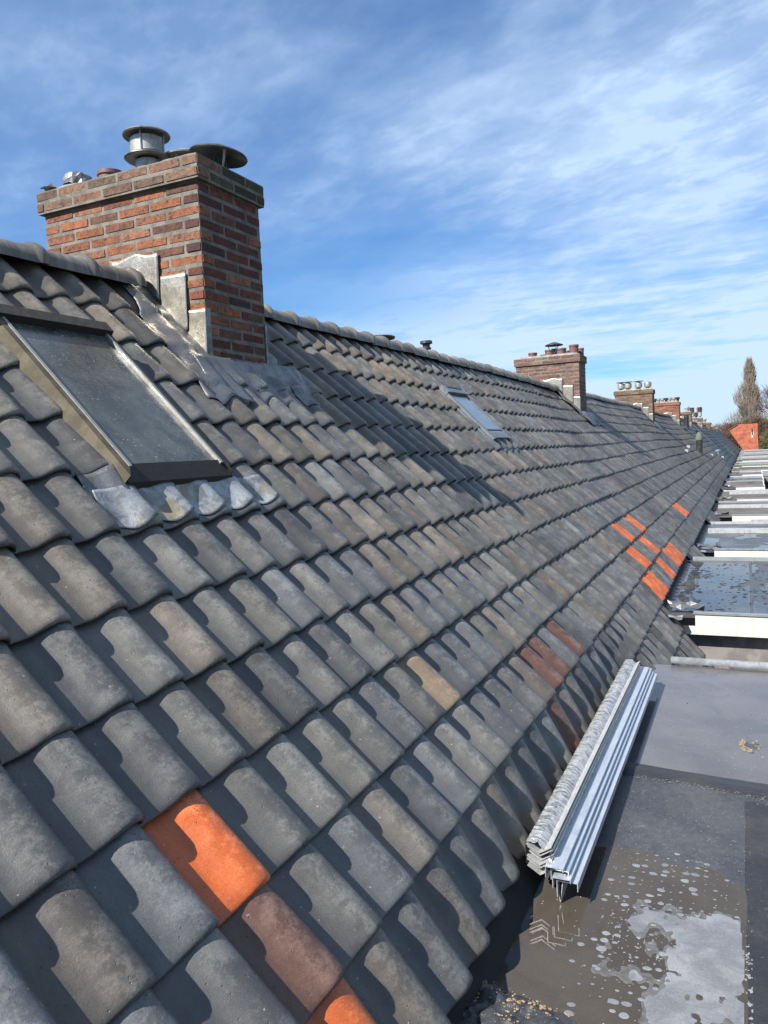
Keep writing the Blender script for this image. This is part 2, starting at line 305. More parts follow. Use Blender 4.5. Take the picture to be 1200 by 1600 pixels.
class MB:
    def __init__(s): s.v = []; s.f = []
    def add(s, V, F):
        b = len(s.v); s.v += [tuple(v) for v in V]; s.f += [tuple(i + b for i in f) for f in F]; return s
    def box(s, x0, x1, y0, y1, z0, z1):
        V = [(x, y, z) for z in (z0, z1) for y in (y0, y1) for x in (x0, x1)]
        return s.add(V, [(0, 2, 3, 1), (4, 5, 7, 6), (0, 1, 5, 4), (2, 6, 7, 3), (0, 4, 6, 2), (1, 3, 7, 5)])
    def hexa(s, P):   # 8 points, bottom 4 ccw then top 4
        return s.add(P, [(0, 3, 2, 1), (4, 5, 6, 7), (0, 1, 5, 4), (1, 2, 6, 5), (2, 3, 7, 6), (3, 0, 4, 7)])
    def lathe(s, prof, c, n=20, tilt=None):
        V = []; F = []
        for r, z in prof:
            for i in range(n):
                a = 2 * math.pi * i / n; p = Vector((r * math.cos(a), r * math.sin(a), z))
                if tilt: p = tilt @ p
                V.append((c[0] + p.x, c[1] + p.y, c[2] + p.z))
        for j in range(len(prof) - 1):
            for i in range(n): F.append((j * n + i, j * n + (i + 1) % n, (j + 1) * n + (i + 1) % n, (j + 1) * n + i))
        return s.add(V, F)
    def tube(s, p, q, r0, r1=None, n=6):
        r1 = r0 if r1 is None else r1; p = Vector(p); q = Vector(q); d = (q - p).normalized()
        a = d.orthogonal().normalized(); b = d.cross(a); V = []; F = []
        for P, r in ((p, r0), (q, r1)):
            for i in range(n): an = 2 * math.pi * i / n; V.append(tuple(P + r * (math.cos(an) * a + math.sin(an) * b)))
        for i in range(n): F.append((i, (i + 1) % n, n + (i + 1) % n, n + i))
        F.append(tuple(range(n))[::-1]); F.append(tuple(range(n, 2 * n)))
        return s.add(V, F)
    def extrude(s, poly, y0, y1, ox=0, oz=0):    # poly in (x,z), extruded along y
        n = len(poly); V = [(x + ox, y, z + oz) for y in (y0, y1) for x, z in poly]
        F = [(i, (i + 1) % n, n + (i + 1) % n, n + i) for i in range(n)] + [tuple(range(n))[::-1], tuple(range(n, 2 * n))]
        return s.add(V, F)
    def build(s, name, m, parent=None, smooth=False): return wmesh(name, s.v, s.f, m, parent, smooth)

# value noise in numpy
_tab = rng.random((256, 256))
def vn(x, y):
    x = np.asarray(x, float); y = np.asarray(y, float); xi = np.floor(x).astype(int); yi = np.floor(y).astype(int)
    fx = x - xi; fy = y - yi; fx = fx * fx * (3 - 2 * fx); fy = fy * fy * (3 - 2 * fy)
    g = lambda i, j: _tab[i % 256, j % 256]
    return (g(xi, yi) * (1 - fx) + g(xi + 1, yi) * fx) * (1 - fy) + (g(xi, yi + 1) * (1 - fx) + g(xi + 1, yi + 1) * fx) * fy
def fbm(x, y, o=4):
    s = 0; a = .5
    for k in range(o): s = s + a * vn(x * 2 ** k + 17 * k, y * 2 ** k + 31 * k); a *= .5
    return s / (1 - .5 ** o)

# ------------------------------------------------------------------ roof frame
PHI = 0.795866; W = 0.235; G = 0.325571
O_ = np.array([-1.506957, 1.312412, -0.981053])
SD = np.array([math.cos(PHI), 0, -math.sin(PHI)]); NN = np.array([math.sin(PHI), 0, math.cos(PHI)])
K2 = math.radians(7); SD2 = np.array([math.cos(PHI + K2), 0, -math.sin(PHI + K2)]); NN2 = np.array([math.sin(PHI + K2), 0, math.cos(PHI + K2)])
def RP(c, r, h=0.0):
    c = float(c); r = float(r)
    if r <= 2: return O_ + np.array([0, c * W, 0]) + SD * r * G + NN * h
    return O_ + np.array([0, c * W, 0]) + SD * 2 * G + SD2 * (r - 2) * G + NN2 * h
def sag(y, r):
    return 0.012 * math.sin(y * 0.9 + r * .35) * min(1, y / 12) + 0.026 * math.sin(y * 0.31 + 1.3 + r * .2) * min(1, y / 18) + .006 * math.sin(y * 2.1 + r) * min(1, y / 12)
XR = -3.545; ZR = RP(0, -8.96)[2]      # ridge
def roofz(x): return O_[2] - (x - O_[0]) * math.tan(PHI)
NCOL = 462
PROF = [(-0.020, .000), (0.001, -.009), (.011, -.003), (.040, .000), (.062, .002), (.082, .009), (.100, .021), (.116, .034), (.134, .045), (.155, .0515), (.177, .0525), (.198, .0475), (.212, .036), (.2215, .022), (.226, .006), (.2265, -.006)]
def hprof(u):
    u = u % W
    return float(np.interp(u, [p[0] for p in PROF] + [W + .014], [p[1] for p in PROF] + [-.001]))
TOP = G + 0.06
def tile_arrays(pts, vs, seed, amp):
    """vertex (u,v,n) grid; vs = list of (v, drop)"""
    V = []; UV = []; F = []
    npf = len(pts); rs = random.Random(seed)
    ox, oy = rs.random() * 50, rs.random() * 50
    for (v, dr) in vs:
        for (u, h) in pts:
            z = h + 0.030 * (1 - v / G) - dr * (0.45 + 0.55 * min(1, h / .035))
            nz = (float(fbm(u * 22 + ox, v * 16 + oy)) - .5) * amp
            V.append((u + (rs.random() - .5) * amp * .25, v + (rs.random() - .5) * amp * .35 * (v < .02), z + nz)); UV.append((u, v))
    for j in range(len(vs) - 1):
        for i in range(npf - 1): a = j * npf + i; F.append((a, a + 1, a + npf + 1, a + npf))
    # front face down to the underside
    b = len(V)
    for i, (u, h) in enumerate(pts):
        x = V[i]; V.append((x[0], x[1] + .003, x[2] - .011)); UV.append((u, 0.0))
    for i in range(npf - 1): F.append((i, b + i, b + i + 1, i + 1))
    c = len(V)
    for i, (u, h) in enumerate(pts):
        x = V[b + i]; V.append((x[0], x[1] + .05, x[2] - .004)); UV.append((u, 0.0))
    for i in range(npf - 1): F.append((b + i, c + i, c + i + 1, b + i + 1))
    # right-hand lip
    d = len(V)
    for j in range(len(vs)):
        x = V[j * npf + npf - 1]; V.append((x[0] - .012, x[1], x[2] - .004)); UV.append((W, vs[j][0]))
    for j in range(len(vs) - 1): F.append((j * npf + npf - 1, d + j, d + j + 1, (j + 1) * npf + npf - 1))
    return V, F, UV
VS_N = [(0, .016), (.003, .0095), (.009, .0045), (.019, .0013), (.036, 0), (.09, 0), (.16, 0), (.24, 0), (TOP, 0)]
variants = []
for k in range(7):
    V, F, UV = tile_arrays(PROF, VS_N, 100 + k, .0024)
    me = bpy.data.meshes.new('roof_tile'); me.from_pydata(V, [], F); me.polygons.foreach_set('use_smooth', [True] * len(F))
    uvl = me.uv_layers.new(name='UVMap')
    for l in me.loops: uvl.data[l.index].uv = UV[l.vertex_index]
    me.materials.append(M['tile_clay']); variants.append(me)
PM = [PROF[i] for i in (0, 2, 4, 6, 8, 10, 12, 13, 15)]
VSM = [(0, .010), (.008, .002), (.028, 0), (TOP, 0)]
PF = [PROF[i] for i in (0, 3, 6, 9, 11, 13, 15)]; VSF = [(0, .006), (.012, 0), (TOP, 0)]
PFF = [PROF[i] for i in (0, 4, 8, 11, 15)]; VSFF = [(0, 0), (TOP, 0)]
LOD = [tile_arrays(PROF, VS_N[:5] + [VS_N[6], VS_N[8]], 5, .0015), tile_arrays(PM, VSM, 1, 0), tile_arrays(PF, VSF, 2, 0), tile_arrays(PFF, VSFF, 3, 0)]

# tints
ORANGE = {(1, 1), (1, 3), (35, 1), (34, 1), (40, 1), (39, 1), (33, 2), (32, 2), (31, 3), (32, 3), (30, 3), (36, 3), (37, 3), (37, 2), (38, 2), (41, 3), (42, 3), (43, 3), (40, 3), (58, 2), (57, 2), (59, 2)}
BROWN = {(1, 2), (16, 2), (14, 2), (13, 2), (12, 3)}
PAL = [(.150, .146, .138), (.128, .134, .140), (.172, .152, .128), (.102, .102, .102), (.148, .145, .130), (.136, .122, .108)]
def tint(c, r):
    rs = random.Random(c * 131 + r * 7 + 5)
    y = c * W + O_[1]
    if (c, r) in ORANGE: k = .85 + .3 * rs.random(); return (.42 * k, .092 * k, .020 * k, rs.random())
    if (c, r) in BROWN: k = .85 + .3 * rs.random(); return (.085 * k, .042 * k, .030 * k, rs.random())
    if (c, r) == (8, 1): return (.19, .142, .098, .3)
    up = (r + 8) / 11
    wts = [3, 1 + 2 * up, 1.8 - 1.2 * up, 1.6, 1.5, 2]
    p = rs.choices(PAL, wts)[0]; k = (.74 + .48 * rs.random()) * .61
    if rs.random() < .03 and y < 16: p = (.20, .16, .12)
    if rs.random() < .03 and y < 8: p = (.215, .22, .215)
    q = [p[i] * k for i in range(3)]
    if y < 8:
        wm = max(0, (-2 - r) / 6); q = [q[0] * (1 + .06 * wm), q[1], q[2] * (1 - .10 * wm)]
    if y > 12: m = sum(q) / 3; q = [.55 * v + .45 * m for v in q]; vv = .72 + .62 * rs.random() ** 1.3; q = [q[0] * .88 * vv, q[1] * .84 * vv, q[2] * .79 * vv]
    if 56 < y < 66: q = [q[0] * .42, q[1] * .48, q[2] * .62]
    return (*q, rs.random())

CH = [(4.0, 4.67, 1.88), (15.97, 16.65, 1.80), (29.3, 29.98, 1.82), (41.4, 42.1, 1.84), (50.6, 51.3, 1.60), (63.0, 63.7, 1.50), (76.4, 77.1, 1.35), (87.2, 87.9, 1.15), (98.0, 98.7, 1.05)]
CX0, CX1 = -4.33, -3.034
# dormers (flat roofs): y0, y1, x1
DORM = [(-1.2, 6.58, 3.2), (8.35, 12.2, 3.2), (13.4, 17.6, 3.2), (19.4, 23.4, 3.2), (24.6, 28.4, 3.2), (29.7, 33.6, .50), (34.9, 38.6, .56), (40.0, 43.8, .60), (45.0, 49.0, 3.2),
        (50.2, 54.3, 3.2), (55.5, 59.5, 3.0), (60.8, 64.9, 3.0), (66.1, 70.2, 3.0), (71.5, 75.5, 3.0), (76.7, 80.8, 3.0), (82.0, 86.1, 3.0), (87.3, 91.4, 3.0), (92.6, 96.7, 3.0), (97.9, 102.0, 3.0), (103.2, 107.8, 3.0)]
def in_dormer(y):
    return any(a - .05 < y < b + (.12 if a > 0 else -.25) for a, b, _ in DORM)
def skip(c, r):
    y0 = O_[1] + c * W; ym = y0 + W / 2; x = RP(c, r - .5)[0]
    for (a, b, _) in CH:
        if a + .02 < ym < b - .02 and x < CX1 - .10: return True
    if c in (5, 6) and -6 <= r <= -4: return True                # under the near roof window
    if c in (29, 30) and -6 <= r <= -5: return True
    if r > 3 and in_dormer(ym): return True
    if r > 3 and ym < 6.2: return True
    return False
def proj(P):
    c = R_ @ P
    if c[2] < .1: return None
    return 600 + FPX * c[0] / c[2], 800 - FPX * c[1] / c[2], c[2]

roof = thing('tiled_roof', 'long steep terrace roof of grey interlocking pan tiles with a few orange and brown ones', 'roof', (0, 0, -3.0))
cells = []
for c in range(-9, NCOL):
    for r in range(-8, 8):
        if skip(c, r): continue
        if r > 3 and c * W > 60: continue
        P = RP(c + .6, r - .5, .03); q = proj(P); vis = q is not None and -60 < q[0] < 1260 and -60 < q[1] < 1690
        d = np.linalg.norm(P); v = -P / d; nn = NN if r <= 2 else NN2
        area = (v @ nn) / d ** 2 if vis else 0
        cells.append((area, c, r))
cells.sort(key=lambda a: -a[0])
single = cells[:300]; rest = cells[300:]
ru = np.array([[0, 1, 0]]).T
def basis(r):
    sd, n = (SD, NN) if r <= 2 else (SD2, NN2)
    return np.array([0, 1., 0]), -sd, n
def tile_matrix(c, r):
    rs = random.Random(c * 977 + r * 31)
    U, Vv, N_ = basis(r)
    y = O_[1] + c * W
    p = RP(c, r) + N_ * (sag(y, r) + (rs.random() - .5) * .005) + Vv * (rs.random() - .5) * .009 + U * (rs.random() - .5) * .004
    a = math.radians(rs.gauss(0, .75)); b = math.radians(rs.gauss(0, .6)); p = p - Vv * (.016 * rs.random() if rs.random() < .10 else 0)
    if r == 3:
        ex = math.radians(13) * max(0, min(1, (c - 2) / 4)) * max(0, min(1, (21 - c) / 4)); top = p + Vv * G
        Vn = Vv * math.cos(ex) + N_ * math.sin(ex); N_ = N_ * math.cos(ex) - Vv * math.sin(ex); Vv = Vn; p = top - Vv * G
    U2 = U * math.cos(a) + Vv * math.sin(a); V2 = -U * math.sin(a) + Vv * math.cos(a)
    U3 = U2 * math.cos(b) + N_ * math.sin(b); N3 = np.cross(U3, V2)
    return U3, V2, N3, p
for area, c, r in single:
    U, V2, N3, p = tile_matrix(c, r)
    o = bpy.data.objects.new('roof_tile', variants[(c * 3 + r * 5) % 7]); link(o, roof)
    p = p - np.array(roof.location)
    o.matrix_basis = Matrix(((U[0], V2[0], N3[0], p[0]), (U[1], V2[1], N3[1], p[1]), (U[2], V2[2], N3[2], p[2]), (0, 0, 0, 1)))
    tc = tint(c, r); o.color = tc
    if (c, r) in ORANGE: o['label'] = 'bright orange replacement tile'
    if (c, r) in BROWN: o['label'] = 'glossy brown tile'
VV = []; FF = []; UVs = []; TT = []; base = 0
for area, c, r in rest:
    y = O_[1] + c * W; lod = 0 if y < 9 else 1 if y < 22 else 2 if y < 45 else 3
    V, F, UV = LOD[lod]; U, V2, N3, p = tile_matrix(c, r)
    A = np.array(V); P = A[:, 0:1] * U + A[:, 1:2] * V2 + A[:, 2:3] * N3 + p
    VV.append(P); FF += [tuple(i + base for i in f) for f in F]; UVs += UV; base += len(V)
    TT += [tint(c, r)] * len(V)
VV = np.concatenate(VV)
fld = wmesh('roof_tile_field', VV, FF, 'tile_clay_field', roof, smooth=True); fld['kind'] = 'stuff'
me = fld.data; uvl = me.uv_layers.new(name='UVMap'); li = np.empty(len(me.loops), int); me.loops.foreach_get('vertex_index', li)
uvl.data.foreach_set('uv', np.array(UVs)[li].ravel())
ca = me.color_attributes.new('tint', 'FLOAT_COLOR', 'POINT'); ca.data.foreach_set('color', np.array(TT, dtype=np.float32).ravel())
print('tiles', len(cells))

# dark plane added below the tiles to block light; rear slope
L1 = O_[1] + NCOL * W
mb = MB(); a0, a1 = -2.5, L1
ua = RP(0, -8.9, -.03); ub = RP(0, 2.2, -.035); uc = RP(0, 8.0, -.035)
mb.add([(ua[0], a0, ua[2]), (ub[0], a0, ub[2]), (uc[0], a0, uc[2]), (ua[0], a1, ua[2]), (ub[0], a1, ub[2]), (uc[0], a1, uc[2])], [(0, 1, 4, 3), (1, 2, 5, 4)])
mb.build('light_block_underlay', 'light_block_underlay', roof)
mb = MB(); mb.add([(ua[0] - .02, a0, ua[2]), (ua[0] - .02, a1, ua[2]), (ua[0] - 4.3, a1, ua[2] - 4.4), (ua[0] - 4.3, a0, ua[2] - 4.4)], [(0, 1, 2, 3)])
mb.build('rear_slope', 'light_block_underlay', roof)

# ridge tiles
def ridge_mesh(seed):
    V = []; F = []; n = 13
    prof = [(-.03, .093), (0.0, .093), (.30, .099), (.312, .104), (.322, .116), (.335, .121), (.356, .121), (.372, .117), (.378, .108)]
    for (y, rad) in prof:
        for i in range(n):
            a = math.radians(-8 + 196 * i / (n - 1)); V.append((rad * math.cos(a) * 1.10, y, rad * math.sin(a) * 1.0))
    for j in range(len(prof) - 1):
        for i in range(n - 1): b = j * n + i; F.append((b, b + 1, b + n + 1, b + n))
    b = len(V); y, rad = prof[-1]
    for i in range(n): a = math.radians(-8 + 196 * i / (n - 1)); V.append(((rad - .022) * math.cos(a) * 1.1, y - .004, (rad - .022) * math.sin(a)))
    o0 = (len(prof) - 1) * n
    for i in range(n - 1): F.append((o0 + i, o0 + i + 1, b + i + 1, b + i))
    me = bpy.data.meshes.new('ridge_tile'); me.from_pydata(V, [], F); me.polygons.foreach_set('use_smooth', [True] * len(F))
    uvl = me.uv_layers.new(name='UVMap')
    for l in me.loops: v = V[l.vertex_index]; uvl.data[l.index].uv = (v[0] * .3 + .15, v[1])
    me.materials.append(M['tile_clay']); return me
rm = ridge_mesh(0); k = 0; y = 1.30 - .37
ymax = 107
cnt = 0
while y < ymax:
    y += .3735
    ym = y + .19
    if any(a - .16 < ym < b + .20 for a, b, _ in CH): continue
    o = bpy.data.objects.new('ridge_tile', rm); link(o, roof); rs = random.Random(cnt)
    z = ZR + .025 + sag(y, -9) * .6 + (rs.random() - .5) * .008
    o.location = (XR - roof.location.x + (rs.random() - .5) * .008, y - roof.location.y, z - roof.location.z); o.rotation_euler = (math.radians((rs.random() - .5) * 1.6), math.radians((rs.random() - .5) * 4), math.radians((rs.random() - .5) * 1.6))
    q = (.112, .102, .088) if y < 30 else (.088, .08, .07); kk = .85 + .3 * rs.random(); o.color = (q[0] * kk, q[1] * kk, q[2] * kk, 1); cnt += 1
    if cnt > 285: break

# ------------------------------------------------------------------ chimneys
import bmesh
def brick_mesh(L, seed):
    bm = bmesh.new(); bmesh.ops.create_cube(bm, size=1)
    bmesh.ops.scale(bm, vec=(L + .002, .118, .0605), verts=bm.verts)
    bmesh.ops.bevel(bm, geom=bm.edges[:], offset=.007, segments=2, affect='EDGES')
    rs = random.Random(seed)
    for v in bm.verts: v.co += Vector(((rs.random() - .5) * .004, (rs.random() - .5) * .004, (rs.random() - .5) * .004))
    me = bpy.data.meshes.new('brick'); bm.to_mesh(me); bm.free(); me.materials.append(M['brick_clay'])
    return me
BL = [brick_mesh(.247, i) for i in range(6)]; BH = [brick_mesh(.1175, 10 + i) for i in range(4)]
def brick_tint(rs, dark=0.0, pal='red'):
    P = {'red': [(.34, .125, .058), (.29, .108, .054), (.23, .090, .052), (.15, .070, .048), (.31, .135, .078)],
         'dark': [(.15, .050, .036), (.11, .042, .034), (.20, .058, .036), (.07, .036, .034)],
         'brown': [(.20, .118, .080), (.23, .135, .090), (.15, .098, .07), (.22, .110, .072)],
         'pink': [(.24, .12, .095), (.27, .14, .11), (.20, .098, .078), (.17, .09, .075)],
         'yellow': [(.22, .15, .09), (.18, .115, .07), (.15, .09, .06), (.24, .16, .10)],
         'orange': [(.33, .12, .07), (.28, .10, .06), (.36, .145, .09), (.22, .085, .06)]}[pal]
    c = rs.choice(P); k = (.8 + .4 * rs.random()) * (1 - dark)
    return (c[0] * k, c[1] * k, c[2] * k, 1)
def course_bricks(x0, x1, y0, y1, parity):
    """(cx, cy, length, rotated) bricks round the -Y and +X faces, then the hidden -X and +Y faces"""
    vis = []; hid = []; LN = .247; PT = .259; HW = .059; HD = .1295
    if parity == 0:                       # +X face shows full stretchers from the corner
        y = y0
        while y < y1 - .03: L = min(LN, y1 - y); vis.append((x1 - HW, y + L / 2, L, 1, 'x')); y += PT
        x = x1 - HD
    else:
        x = x1
        y = y0 + HD
        while y < y1 - .03: L = min(LN, y1 - y); vis.append((x1 - HW, y + L / 2, L, 1, 'x')); y += PT
    while x > x0 + .03: L = min(LN, x - x0); vis.append((x - L / 2, y0 + HW, L, 0, 'y')); x -= PT
    x = x1 - (PT if parity else HD)
    while x > x0 + HD: L = min(LN, x - x0); hid.append((x - L / 2, y1 - HW, L, 0)); x -= PT
    y = y0 + (HD if parity else PT)
    while y < y1 - .03: L = min(LN, y1 - y); hid.append((x0 + HW, y + L / 2, L, 1)); y += PT
    return vis, hid
FIELD_BOX = [(0, 2, 3, 1), (4, 5, 7, 6), (0, 1, 5, 4), (2, 6, 7, 3), (0, 4, 6, 2), (1, 3, 7, 5)]
def chimney(idx, label, pal, cappal, single, crown, gap=.06):
    y0, y1, zt = CH[idx]; x0, x1 = CX0, CX1
    th = thing('brick_chimney', label, 'chimney', ((x0 + x1) / 2, (y0 + y1) / 2, roofz(x1)), 'brick chimneys astride the ridge')
    loc = np.array(th.location); rs = random.Random(idx * 17 + 3)
    fV = []; fF = []; fT = []
    n = 20
    for k in range(n):
        zc = zt - .0733 * (k + .5) + .003
        cap = k < 2; e = .030 if cap else 0.0
        X0, X1, Y0, Y1 = x0 - e, x1 + e, y0 - e, y1 + e
        vis, hid = course_bricks(X0, X1, Y0, Y1, (k + 1) % 2 if not cap else k % 2)
        for (cx, cy, L, ro, *rest_) in vis + [h for h in hid]:
            if zc + .03 < min(roofz(cx), roofz(2 * XR - cx)) - .06: continue
            isvis = len(rest_) > 0
            p = cappal if cap else pal; dk = .16
            face = rest_[0] if isvis else ''
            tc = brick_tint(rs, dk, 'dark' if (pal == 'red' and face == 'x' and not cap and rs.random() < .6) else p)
            if cap and face == 'x' and idx in (0, 2) and cy > y0 + .14: g_ = .6 + .8 * rs.random(); tc = (.060 * g_, .062 * g_, .030 * g_, 1)
            if single and isvis:
                me = (BL if L > .17 else BH)[rs.randrange(4)]; nomL = .247 if L > .17 else .1175
                o = bpy.data.objects.new('brick', me); link(o, th)
                o.location = (cx - loc[0] + (rs.random() - .5) * .003, cy - loc[1] + (rs.random() - .5) * .004, zc - loc[2] + (rs.random() - .5) * .002)
                o.rotation_euler = ((rs.random() - .5) * .03, (rs.random() - .5) * .02, (math.pi / 2 if ro else 0) + (rs.random() - .5) * .012)
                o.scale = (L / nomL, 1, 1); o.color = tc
            else:
                hx, hy = (.059, L / 2) if ro else (L / 2, .059); j = .003
                b = len(fV)
                for z in (-.0295, .0295):
                    for yy in (-hy, hy):
                        for xx in (-hx, hx): fV.append((cx + xx + (rs.random() - .5) * j, cy + yy + (rs.random() - .5) * j, zc + z))
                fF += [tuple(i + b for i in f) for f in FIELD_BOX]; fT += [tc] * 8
    o = wmesh('brickwork', fV, fF, 'brick_clay_field', th); o['kind'] = 'stuff'
    ca = o.data.color_attributes.new('tint', 'FLOAT_COLOR', 'POINT'); ca.data.foreach_set('color', np.array(fT, dtype=np.float32).ravel())
    m = MB(); zb = roofz(x1) - .35; i_ = .0035
    m.box(x0 + i_, x1 - i_, y0 + i_, y1 - i_, zb, zt - .1465); m.box(x0 - .030 + i_, x1 + .030 - i_, y0 - .030 + i_, y1 + .030 - i_, zt - .146, zt - .002)
    m.build('mortar', 'mortar', th)
    # crown: lumpy mortar bed on the top
    nx, ny = 40, 22; V = []; F = []
    for j in range(ny):
        for i in range(nx):
            fx, fy = i / (nx - 1), j / (ny - 1); x = x0 - .022 + fx * (x1 - x0 + .044); y = y0 - .022 + fy * (y1 - y0 + .044)
            ed = min(fx * 1.36, (1 - fx) * 1.36, fy * .74, (1 - fy) * .74)
            z = zt - .012 + min(.052, ed * .55) + (float(fbm(x * 11 + idx * 7, y * 11)) - .4) * .035
            V.append((x, y, z))
    for j in range(ny - 1):
        for i in range(nx - 1): a = j * nx + i; F.append((a, a + 1, a + nx + 1, a + nx))
    wmesh('crown', V, F, crown, th, True)
    return th
def lathe_part(name, th, prof, c, m, n=24, tilt=None, label=None):
    o = MB().lathe(prof, c, n, tilt).build(name, m, th, True)
    try:
        o.data.set_sharp_from_angle(angle=math.radians(40))
    except Exception: pass
    if label: o['label'] = label
    return o
def pot(idx, x, y, r=.085, h=.14, m='clay_pot', label='short round clay chimney pot'):
    zt = CH[idx][2]; th = thing('chimney_pot', label, 'chimney pot', (x, y, zt), 'chimney pots and cowls')
    lathe_part('pot', th, [(r, -.03), (r * 1.02, h * .8), (r * 1.12, h * .82), (r * 1.12, h), (r * .86, h), (r * .82, 0.0), (.001, 0.0)], (x, y, zt), m)
    return th
def hat(idx, x, y, r, z, label, m='black_metal', rp=.06):
    zt = CH[idx][2]; th = thing('chimney_cowl', label, 'chimney cowl', (x, y, zt), 'chimney pots and cowls')
    lathe_part('pipe', th, [(rp, 0), (rp, z - .07), (rp * .85, z - .07), (rp * .85, 0)], (x, y, zt), m)
    lathe_part('hood', th, [(r * .97, z - .006), (r, z), (r * .97, z + .010), (r * .25, z + .060), (.002, z + .066), ], (x, y, zt), m, 32)
    lathe_part('hood_underside', th, [(r * .965, z - .006), (r * .2, z + .050), (.002, z + .052)], (x, y, zt), m, 32)
    for k in range(3):
        a = k * 2.094 + 5.3; b = MB(); b.tube((x + rp * math.cos(a), y + rp * math.sin(a), zt + z - .15), (x + r * .72 * math.cos(a), y + r * .72 * math.sin(a), zt + z + .012), .008); b.build('bracket', 'steel', th)
    return th

ch1 = chimney(0, 'large red brick chimney nearest the camera with three cowls and lead flashing', 'red', 'brown', True, 'crown_mortar')
ch2 = chimney(1, 'pinkish brick chimney with clay pots and one flat black hood, second one along the ridge', 'pink', 'pink', True, 'crown_mortar')
ch3 = chimney(2, 'yellow brown brick chimney with mossy top and four round steel cowls', 'yellow', 'yellow', False, 'mossy_crown')
ch4 = chimney(3, 'orange brick chimney with a dense row of small cowls, fourth along the ridge', 'orange', 'orange', False, 'mossy_crown')
ch5 = chimney(4, 'small brown chimney with yellow mossy top right behind the orange brick one', 'brown', 'yellow', False, 'mossy_crown')
ch6 = chimney(5, 'pale brick chimney carrying the black and white cowls', 'yellow', 'yellow', False, 'crown_mortar')
ch7 = chimney(6, 'far brown chimney just beyond the one with black and white cowls', 'brown', 'yellow', False, 'mossy_crown')
ch8 = chimney(7, 'far mossy chimney, second beyond the one with black and white cowls', 'brown', 'yellow', False, 'mossy_crown')
ch9 = chimney(8, 'farthest little chimney near the red gable wall', 'brown', 'yellow', False, 'mossy_crown')

# cowls on the near chimney
zt = CH[0][2]; cx, cy = -3.69, 4.34
th = thing('chimney_cowl', 'round steel draught cowl with disc above and disc below its pale drum', 'chimney cowl', (cx, cy, zt), 'chimney pots and cowls')
lathe_part('pipe', th, [(.090, -.02), (.085, .19), (.001, .19)], (cx, cy, zt), 'steel')
lathe_part('lower_disc', th, [(.07, .210), (.145, .195), (.158, .206), (.156, .213), (.105, .234), (.07, .237)], (cx, cy, zt), 'dark_steel', 36)
lathe_part('drum', th, [(.112, .236), (.112, .335), (.108, .336), (.105, .24)], (cx, cy, zt), 'steel', 36)
lathe_part('top_disc', th, [(.001, .366), (.125, .362), (.155, .350), (.160, .358), (.153, .368), (.08, .386), (.001, .390)], (cx, cy, zt), 'dark_steel', 36)
for k in range(4):
    a = k * 1.571 + .35; b = MB(); b.tube((cx + .113 * math.cos(a), cy + .113 * math.sin(a), zt + .22), (cx + .118 * math.cos(a), cy + .118 * math.sin(a), zt + .362), .006); b.build('stay', 'steel', th)
cx, cy = -3.50, 4.52
th = thing('chimney_cowl', 'low steel disc cowl half hidden behind the drum cowl', 'chimney cowl', (cx, cy, zt), 'chimney pots and cowls')
lathe_part('pipe', th, [(.085, -.02), (.085, .20), (.001, .20)], (cx, cy, zt), 'foil')
lathe_part('top_disc', th, [(.001, .235), (.12, .232), (.165, .222), (.168, .232), (.10, .262), (.001, .27)], (cx, cy, zt), 'steel', 32)
for k in range(4):
    a = k * 1.571; b = MB(); b.tube((cx + .09 * math.cos(a), cy + .09 * math.sin(a), zt + .12), (cx + .12 * math.cos(a), cy + .12 * math.sin(a), zt + .235), .006); b.build('stay', 'steel', th)
cx, cy = -3.19, 4.42
th = thing('chimney_cowl', 'wide black conical hood on the shaded corner of the near chimney', 'chimney cowl', (cx, cy, zt), 'chimney pots and cowls')
T = Matrix.Rotation(math.radians(7), 3, 'Y') @ Matrix.Rotation(math.radians(-4), 3, 'X')
lathe_part('pipe', th, [(.080, -.02), (.078, .075), (.066, .075), (.066, 0)], (cx, cy, zt), 'black_metal')
lathe_part('hood', th, [(.188, .142), (.194, .150), (.188, .160), (.05, .215), (.001, .22)], (cx, cy, zt), 'black_metal', 40, T)
lathe_part('hood_underside', th, [(.187, .142), (.05, .196), (.001, .20)], (cx, cy, zt), 'black_metal', 40, T)
for k in range(3):
    a = k * 2.094 - .55; b = MB(); a2 = a + .12
    b.hexa([(cx + .085 * math.cos(a), cy + .085 * math.sin(a), zt + .0), (cx + .085 * math.cos(a2), cy + .085 * math.sin(a2), zt + .0), (cx + .079 * math.cos(a2), cy + .079 * math.sin(a2), zt + .0), (cx + .079 * math.cos(a), cy + .079 * math.sin(a), zt + .0),
            (cx + .150 * math.cos(a), cy + .150 * math.sin(a), zt + .165 - .01 * math.cos(a)), (cx + .150 * math.cos(a2), cy + .150 * math.sin(a2), zt + .165 - .01 * math.cos(a)), (cx + .142 * math.cos(a2), cy + .142 * math.sin(a2), zt + .168 - .01 * math.cos(a)), (cx + .142 * math.cos(a), cy + .142 * math.sin(a), zt + .168 - .01 * math.cos(a))])
    b.build('bracket', 'steel', th)
for k in range(18):
    a = k * math.pi / 9; b = MB(); b.tube((cx + .08 * math.cos(a), cy + .08 * math.sin(a), zt + .06), (cx + .085 * math.cos(a), cy + .085 * math.sin(a), zt + .125), .0025, None, 4); b.build('mesh_wire', 'black_metal', th)
pot(0, -3.94, 4.24, .080, .135, 'clay_pot', 'short glazed brown pot left of the drum cowl')
p_ = pot(0, -4.20, 4.20, .075, .13, 'clay_pot', 'small clay pot covered with crumpled foil at the far left of the near chimney')
V = []; F = []; n = 22
rs = random.Random(3)
